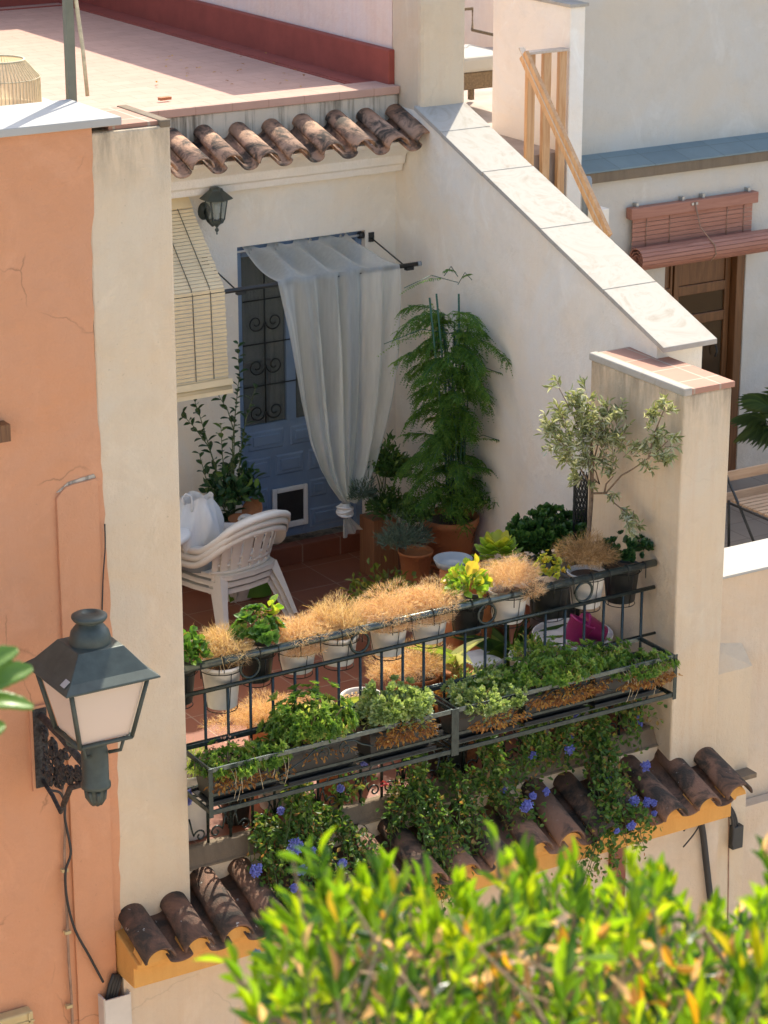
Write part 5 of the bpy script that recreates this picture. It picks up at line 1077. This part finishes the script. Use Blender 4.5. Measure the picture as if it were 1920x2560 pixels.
def q2(x,y): return (1060+x/1.929,1650+y/1.929)
vine('left blue flowered vine, largest, hanging over the tiles under the left rack',(.7,-.1,.0),
 [((.72,.02,.22),(.66,-.16,.06),(.55,-.22,-.16),1.3),((.75,-.02,.05),(.70,-.22,-.05),(.62,-.42,-.30),1.5),((.5,-.0,.0),(.42,-.16,-.05),(.40,-.38,-.32),1.1),((.8,.0,.0),(.95,-.15,-.06),(.98,-.40,-.30),1.2),((.7,-.1,.0),(.72,-.4,-.25),(.66,-.56,-.50),.8),((.55,-.3,-.25),(.50,-.58,-.40),(.44,-.60,-.66),.2)],31,5,
 [(*q1(750,1045),-.32,.045),(*q1(850,1075),-.36,.022),(*q1(500,1195),-.42,.035),(*q1(790,1195),-.44,.026),(*q1(660,820),-.12,.018),(*q1(1035,680),-.06,.02),(*q1(1190,515),-.14,.028),(*q1(80,710),-.04,.016),(*q1(80,765),-.04,.012),(855,2165-5,-.5,.026),(735,2105+115,-.5,.02),(925,2215,-.5,.018),(640,2385,-.6,.02)])
vine('second blue flowered vine hanging left of the middle posts of the racks',(1.62,-.05,-.05),
 [((1.55,.03,.20),(1.52,-.12,.02),(1.42,-.2,-.14),.7),((1.55,-.02,.0),(1.55,-.25,-.06),(1.50,-.45,-.32),1.2),((1.45,-.1,.0),(1.45,-.4,-.25),(1.42,-.56,-.52),1.0),((1.75,-.0,.05),(1.80,-.2,-.05),(1.70,-.42,-.30),.9),((1.4,.0,.0),(1.3,-.15,-.1),(1.28,-.3,-.28),.4),((1.0,.02,.0),(1.08,-.04,.08),(1.15,-.03,.12),.3)],29,6,
 [(*q2(500,700),-.42,.03),(*q2(485,715),-.40,.024),(*q2(525,655),-.38,.018),(*q2(380,625),-.2,.016)])
vine('third vine with a round blue flower head, climbing below the right rack',(2.3,-.05,.1),
 [((2.0,-.05,.25),(2.05,-.14,.10),(2.05,-.20,-.14),1.1),((2.3,-.03,.30),(2.35,-.12,.18),(2.30,-.12,-.05),1.5),((2.55,-.03,.30),(2.6,-.12,.18),(2.58,-.12,-.03),1.4),((2.8,-.03,.30),(2.85,-.12,.16),(2.8,-.12,-.02),1.2),((3.0,-.0,.25),(3.1,-.1,.12),(3.1,-.12,.0),.6),((1.9,-.1,.0),(2.0,-.25,-.1),(2.1,-.36,-.26),.6)],31,8,
 [(*q2(700,430),-.16,.034),(*q2(705,368),-.13,.014),(*q2(525,460),-.15,.02),(*q2(735,270),-.1,.014),(*q2(1025,270),-.08,.012),(*q2(1040,310),-.08,.016),(*q2(590,635),-.28,.02)])
vine('rightmost blue flowered vine spilling over the tiles and below the ochre eave',(2.85,-.15,.0),
 [((2.85,-.06,.05),(2.85,-.25,-.02),(2.75,-.42,-.26),1.3),((2.8,-.1,.0),(2.70,-.4,-.18),(2.62,-.56,-.38),1.0),((2.65,-.5,-.3),(2.55,-.62,-.42),(2.50,-.62,-.72),.45),((2.8,-.5,-.3),(2.82,-.6,-.38),(2.84,-.6,-.5),.3),((2.62,-.5,-.36),(2.40,-.62,-.5),(2.26,-.62,-.6),.14)],30,9,
 [(*q2(1015,680),-.5,.03),(*q2(1075,685),-.5,.026),(*q2(1110,690),-.5,.016),(*q2(1070,510),-.3,.03),(*q2(900,570),-.34,.02),(*q2(1000,800),-.6,.022),(*q2(930,825),-.6,.012),(*q2(1110,740),-.56,.014)])
f=FOL(); p=at('y',-.05,800+740/4.608,1700+1190/4.608); k=18; f.add(T_PETAL,np.array(p)+rdir(k)*.014,rdir(k),rdir(k),.018,.014); tag(f.build('red_flower','redf'),'single small red flower among the railing scrolls','flower')
# ================================================================== roof objects, pole, upper terrace
pb=at('z',3.42,226,240); 
t=thing('steel_pole','tall grey green pole rising from behind the white wall coping','pole',(-.40,.46,3.5))
W(MB().box(-.385,-.338,.385,.43,2.7,6.4),'pole','polepaint',t,bevel=.004)
W(MB().tube([at('y',.37,219,240),at('y',.38,207,120),at('y',.39,190,0),at('y',.40,172,-140)],.011,7),'cane','bamboo',t)
sh=Vector((-.95,.62,0)); t=thing('raffia_lampshade','pale raffia lampshade standing behind the white coping at the top left','lampshade',(-1.12,.72,4.05))
zc=[at('y',.75,0,y).z for y in(255,80,62)]
cx_=at('y',.75,0,200).x; z0_,z1_=at('y',.75,10,262).z,at('y',.75,10,148).z; rr0=at('y',.75,93,200).x-cx_
W(MB().lathe([(rr0,z0_),(rr0*.98,z0_+.62*(z1_-z0_)),(rr0*.62,z1_)],(cx_,.75,0),40),'shade','shade',t); W(MB().ring((cx_,.75,z1_),X3,Y3,rr0*.62,.006,36,6),'top_ring','bamboo',t); W(MB().ring((cx_,.75,z0_+.62*(z1_-z0_)),X3,Y3,rr0*.985,.003,36,5),'middle_ring','bamboo',t)
c=MB()
for k in range(64):
    a=2*pi*k/64; c.tube([(cx_+rr0*math.cos(a),.75+rr0*math.sin(a),z0_),(cx_+rr0*.99*math.cos(a),.75+rr0*.99*math.sin(a),z0_+.62*(z1_-z0_)),(cx_+rr0*.63*math.cos(a),.75+rr0*.63*math.sin(a),z1_)],.0022,4,False)
W(c,'strands','bamboo',t); W(MB().box(cx_-.3,cx_+.3,.45,1.05,3.0,z0_-.005),'shelf','cream',PH)
p=at('z',3.42,412,253); tag(MB().obox(p+Vector((0,0,.02)),(1,.1,0),(-.1,1,0),Z3,.045,.02,.010).build('tile_fragment','terracotta'),'broken terracotta fragment lying on the sunlit red roof','rubble')
c=FOL(); k=40; pts=np.array([list(at('z',3.43,*q_)) for q_ in zip(RNG.uniform(380,830,k),RNG.uniform(120,215,k))]); c.add(T_OV,pts,rdir(k)*[1,1,.1],[0,0,1],.03,.018); tag(c.build('dry_leaf_litter','rust'),kind='stuff',label='dry leaves scattered on the shaded part of the red roof',cat='leaves')
# wicker armchair on the upper landing
t=thing('wicker_chair','dark wicker armchair with white cushion on the upper landing','chair',(5.55,5.85,2.80))
w0,w1,d0,d1=5.36,6.0,5.6,6.2
W(MB().box(w0,w1,d0,d1,3.0,3.14),'seat_frame','wicker',t,bevel=.01); W(MB().box(w0+.02,w1-.02,d0-.02,d1,3.141,3.27),'cushion','slab',t,bevel=.03)
for x in(w0+.02,w1-.02):
    for y in(d0+.02,d1-.02): W(MB().box(x-.02,x+.02,y-.02,y+.02,2.80,2.999),'leg','wicker',t)
W(MB().tube([(w0,d0,3.38),(w0,d1,3.38),(w0,d1,3.56),(w1,d1,3.56),(w1,d1,3.38),(w1,d0,3.38)],.014,7),'arm_frame','wicker',t); W(MB().tube([(w0,d0,3.1),(w0,d0,3.38)],.012,6),'arm_post','wicker',t); W(MB().tube([(w1,d0,3.1),(w1,d0,3.38)],.012,6),'arm_post','wicker',t)
# ================================================================== neighbour's terrace furniture and palm
t=thing('folding_chair','wooden slatted folding chair with black metal frame on the neighbouring terrace','chair',(6.2,2.2,-.12))
o=at('z',.34,1220+1440/2.37,860+925/2.37)
for k in range(7): W(MB().box(o.x+.05*k*.0,o.x+.50,o.y-.055-.062*k,o.y-.010-.062*k,.325,.343),'seat_slat','slatwood',t,bevel=.002)
bz=at('y',o.y+.08,1220+1500/2.37,860+760/2.37).z
for k in(0,1): W(MB().box(o.x-.12,o.x+.50,o.y+.07,o.y+.085,bz-.05-.17*k,bz+.03-.17*k),'back_slat','slatwood',t,bevel=.003)
for x in(o.x+.0,o.x+.46):
    W(MB().tube([(x,o.y+.10,bz+.04),(x,o.y-.10,.32),(x,o.y-.46,-.12)],.011,7),'leg','black',t); W(MB().tube([(x+.02,o.y+.05,.32),(x+.02,o.y+.02,-.12)],.011,7),'leg','black',t); W(MB().tube([(x,o.y-.44,.31),(x,o.y+.02,.31)],.009,6),'seat_rail','black',t)
t=thing('slatted_bench','low pale wooden slatted bench behind the white parapet','bench',(5.6,1.3,-.12))
for k in range(10): W(MB().box(4.6+.16*k,4.72+.16*k,.75,1.85,.10,.12),'slat','slatwood',t)
W(MB().box(4.55,6.3,.78,.82,-.12,.10),'leg','slatwood',t)
t=thing('palm_plant','small palm with narrow fan leaves at the right edge of the photo','palm',(6.95,3.0,-.12)); W(potmesh((6.95,3.0,-.12),.17,.34,.13),'pot','terracotta',t)
W(MB().tube([(6.95,3.0,.2),(6.97,3.0,.45),(6.95,3.0,.62)],.03,7),'trunk','bark',t); f=FOL()
for k in range(16):
    a=k*2.4; el=.9-.09*k; base_=np.array([6.95,3.0,.62]); dr=unit(np.array([math.cos(a),math.sin(a),el])); 
    if k<2: dr=unit(np.array([-.95,-.2,.5 if k==0 else -.1]))
    q=base_+dr*.20; n_=15; side=unit(np.cross(dr,[0,0,1.])); an=np.linspace(-1.35,1.35,n_); D=np.cos(an)[:,None]*dr+np.sin(an)[:,None]*side; f.add(T_LONG,np.repeat(q[None],n_,0),D,[0,0,1],.30*(.8+.2*np.cos(an)),.012)
W(f,'fronds','palm',t)
# cables at the right end of the ochre eave
cable('pipe','thick black pipe descending from the right end of the ochre eave',[(1748,2035),(1757,2080),(1765,2150),(1773,2220),(1782,2300),(1790,2400),(1795,2500)],.022,'cable',-.30,cat='pipe')
for k,lab in enumerate(['outer loop','middle loop','inner loop']): cable('cable','black cable looping out of the wall right of the eave, '+lab,[(1812,2008+4*k),(1826-2*k,2018+5*k),(1838-4*k,2040+3*k),(1843-5*k,2075),(1840-5*k,2115)],.010,'cable',-.16-.012*k,group='cables looping beside the eave end')
t=thing('cable_box','small black cable box below the loops right of the eave','box',(4.0,-.15,-.6)); p=at('y',-.15,1838,2095); W(MB().box(p.x-.05,p.x+.035,-.19,-.125,p.z-.06,p.z+.10),'box','black',t,bevel=.004)
cable('cable','thin dark wire crossing left of the thick pipe',[(1709,2078),(1735,2045),(1765,2030)],.005,'cable',-.31); cable('cable','second thin wire crossing left of the thick pipe, lower',[(1708,2118),(1735,2085),(1760,2045)],.005,'cable',-.31)
cable('conduit','thin conduit with dangling wires below the cable loops at the right',[(1822,2040),(1821,2150),(1820,2250),(1816,2400)],.006,'conduit',-.14,cat='conduit')
t=thing('bracket_cap','small pale stone cap on the wall right of the tiled eave','cap',(3.95,-.1,-.3)); p=at('y',-.15,1850,1925); W(MB().box(p.x-.06,p.x+.07,-.24,-.121,p.z-.035,p.z+.0),'cap','curb',t,bevel=.005)
t=thing('shop_sign','small red sign with white lettering fixed under the ochre eave','sign',at('y',-.28,1518,2320)); p=at('y',-.285,1515,2320); W(MB().box(p.x-.2,p.x+.02,-.30,-.275,p.z-.10,p.z+.06),'panel',plain('sign_red',(.45,.07,.03),.5),t)
x0=p.x-.10; z0=p.z-.04; W(MB().tube([(x0,-.303,z0),(x0,-.303,z0+.05)],.006,4).tube([(x0,-.303,z0+.04),(x0+.018,-.303,z0+.05),(x0+.03,-.303,z0+.04),(x0+.03,-.303,z0)],.006,4).tube([(x0+.03,-.303,z0+.04),(x0+.048,-.303,z0+.05),(x0+.06,-.303,z0+.04),(x0+.06,-.303,z0)],.006,4),'letter_m','slab',t)
W(MB().ring((x0+.092,-.303,z0+.022),X3,Z3,.018,.006,14,5).tube([(x0+.112,-.303,z0+.045),(x0+.112,-.303,z0)],.006,4),'letter_a','slab',t)
# ================================================================== foreground: hedge top and serrated succulent
HF=np.array([math.sin(YAW),math.cos(YAW),0.0])
def camp(D,px,py): return CAM+(FW+RT*(px-960)/FPX-UP*(py-1280)/FPX)*D
t=thing('hedge','bright yellow green leafy hedge out of focus in the near foreground','hedge',tuple(camp(4.9,1250,2500)*[1,1,0]+[0,0,2.91]))
f=FOL(); tw=MB()
sky_=[(560,2700),(640,2520),(690,2370),(740,2250),(800,2180),(900,2200),(1000,2170),(1080,2200),(1200,2190),(1280,2170),(1360,2190),(1450,2160),(1560,2200),(1640,2160),(1700,2230),(1790,2260),(1850,2200),(1960,2170)]
rr=np.random.default_rng(3); ns=0
while ns<440:
    px_=rr.uniform(600,1990); D=rr.uniform(4.2,5.9); top=np.interp(px_,[a for a,_ in sky_],[b for _,b in sky_]); py_=top+85+rr.random()**.9*490+ (D-4.2)*6
    if py_>2780: continue
    
    if px_<700 and rr.random()<.4: continue
    ns+=1; p=camp(D,px_,py_); ln=rr.uniform(.07,.13); ax=unit(np.array([0,0,1.])+rr.normal(size=3)*.30); sz=rr.uniform(.7,1.35)
    tw.tube([tuple(p-ax*.10),tuple(p),tuple(p+ax*ln*.6)],[.003,.0022,.001],5,False); m_=9
    q=np.linspace(0,1,m_)[:,None]; P=p+ax*ln*.75*q; ang=np.arange(m_)*2.4+rr.random()*6; s1=unit(np.cross(ax,[.3,.9,.1])); s2=np.cross(ax,s1)
    Dv=(s1*np.cos(ang)[:,None]+s2*np.sin(ang)[:,None])*(.62-.4*q)+ax*(.75+.4*q); old=py_>top+210
    rn=np.clip(rr.random(m_)*.80+(rr.random(m_)<(.22 if old else .05))*.3,0,1)
    f.add(T_LONG,P,Dv,unit(rr.normal(size=(m_,3))*.5+s1*0+[0,-.2,.6]),.056*sz*(.6+.6*rr.random(m_)),.0165*(.7+.3*sz),rn)
for i in range(1500):   # inner leaves: some withered, many darkened to paint the shade inside
    px_=rr.uniform(620,1980); D=rr.uniform(4.4,5.9); top=np.interp(px_,[a for a,_ in sky_],[b for _,b in sky_]); py_=top+(110+rr.random()*500); p=camp(D,px_,py_)
    f.add(T_OV,[p],rdir(1),rdir(1),.05,.02,[rr.choice([.0,.08,.3,.88,.95,1.0],p=[.36,.24,.10,.06,.14,.10])])
for (pp_,D) in (([(560,2400),(640,2510),(760,2600)],4.5),([(590,2440),(680,2560)],4.5),([(820,2160),(835,2300),(850,2450),(850,2640)],4.7),([(1240,2090),(1250,2200)],4.8),([(1900,2560),(1830,2430),(1760,2330)],4.6),([(1300,2640),(1280,2450),(1290,2330)],4.9)):
    tw.tube([tuple(camp(D,*q_)) for q_ in pp_],[.006-.003*i/len(pp_) for i in range(len(pp_))][::-1],6,False)
for i in range(150):
    px_=rr.uniform(680,1980); D=rr.uniform(4.3,5.6); top=np.interp(px_,[a for a,_ in sky_],[b for _,b in sky_]); py_=top+170+rr.random()*420; a_=camp(D,px_,py_); d_=unit(np.array([0,0,1.])+rr.normal(size=3)*.55)*rr.uniform(.08,.2); tw.tube([tuple(a_-d_),tuple(a_+rr.normal(size=3)*.01),tuple(a_+d_)],[.0045,.0035,.0015],5,False)
def spr(pts,D,n,ln=.065):
    P0=[camp(D,*q_) for q_ in pts]
    for i in range(n):
        q=i/(n-1)*(len(P0)-1); k=min(int(q),len(P0)-2); p=P0[k]*(1-(q-k))+P0[k+1]*(q-k); ax=unit(P0[k+1]-P0[k]); a=i*2.4; s1=unit(np.cross(ax,[.3,.9,.1])); s2=np.cross(ax,s1)
        f.add(T_LONG,[p],[(s1*math.cos(a)+s2*math.sin(a))*.6+ax*.8],[rr.normal(size=3)*.4+[0,-.3,.7]],ln,.018,[rr.random()*.6+.1])
spr([(700,2560),(640,2490),(575,2410)],4.5,9); spr([(760,2560),(700,2440),(680,2400)],4.5,8); spr([(850,2330),(825,2230),(800,2140)],4.7,10); spr([(1255,2230),(1246,2160),(1243,2110)],4.8,4); spr([(830,2260),(800,2200),(765,2160)],4.7,6)
W(f,'leaves','hedge',t); W(tw,'dry_twigs','twig',t)
gb=camp(5.0,1250,2560); c=MB()
for k in range(9):
    x_=gb+RT*(-.75+.2*k); c.tube([(x_[0],x_[1],2.91),(x_[0]+.02,x_[1],x_[2]-.4),tuple(camp(5.0,800+140*k,2700))],[.018,.014,.006],7,False)
W(c,'branches','twig',t)
t=thing('serrated_succulent','green succulent with serrated leaf edges poking in at the left edge','plant',tuple(camp(5.4,-160,2200)*[1,1,0]+[0,0,2.91]))
def sleaf(p0,p1,w_,upv):
    a=camp(5.4,*p0); b_=camp(5.4,*p1); ax=unit(b_-a); L_=np.linalg.norm(b_-a); up=unit(np.array(upv,float)-ax*np.dot(upv,ax)); sd=np.cross(up,ax)
    def fn(u,v):
        q=v; ww=w_*(.35+.65*math.sin(pi*min(1,q*.75+.18)))*(1 if q<.9 else 1-(q-.9)*5)*(1+.07*abs(math.sin(q*34))); s=(u-.5)*2
        return tuple(a+ax*L_*q+sd*ww*s+up*(.35*ww*s*s+.03*math.sin(q*3)))
    return MB().grid(fn,8,70)
sm=leafmat('serrated_leaf',[(0,(.20,.32,.07)),(1,(.22,.34,.08))],.35,.35)
for a in (((-120,1740),(46,1625),.028,(-.4,-.5,.6)),((-110,1760),(82,1672),.030,(.2,-.6,.7)),((-120,1790),(84,1772),.024,(.2,-.5,.8)),((-120,1880),(14,1815),.030,(-.6,-.4,.5))): W(sleaf(a[0],a[1],a[2],a[3]),'leaf',sm,t,solid=.006)
W(MB().tube([tuple(t.location),tuple(camp(5.4,-150,2100)),tuple(camp(5.4,-120,1860)),tuple(camp(5.4,-115,1740))],.012,7),'stem','stem',t)
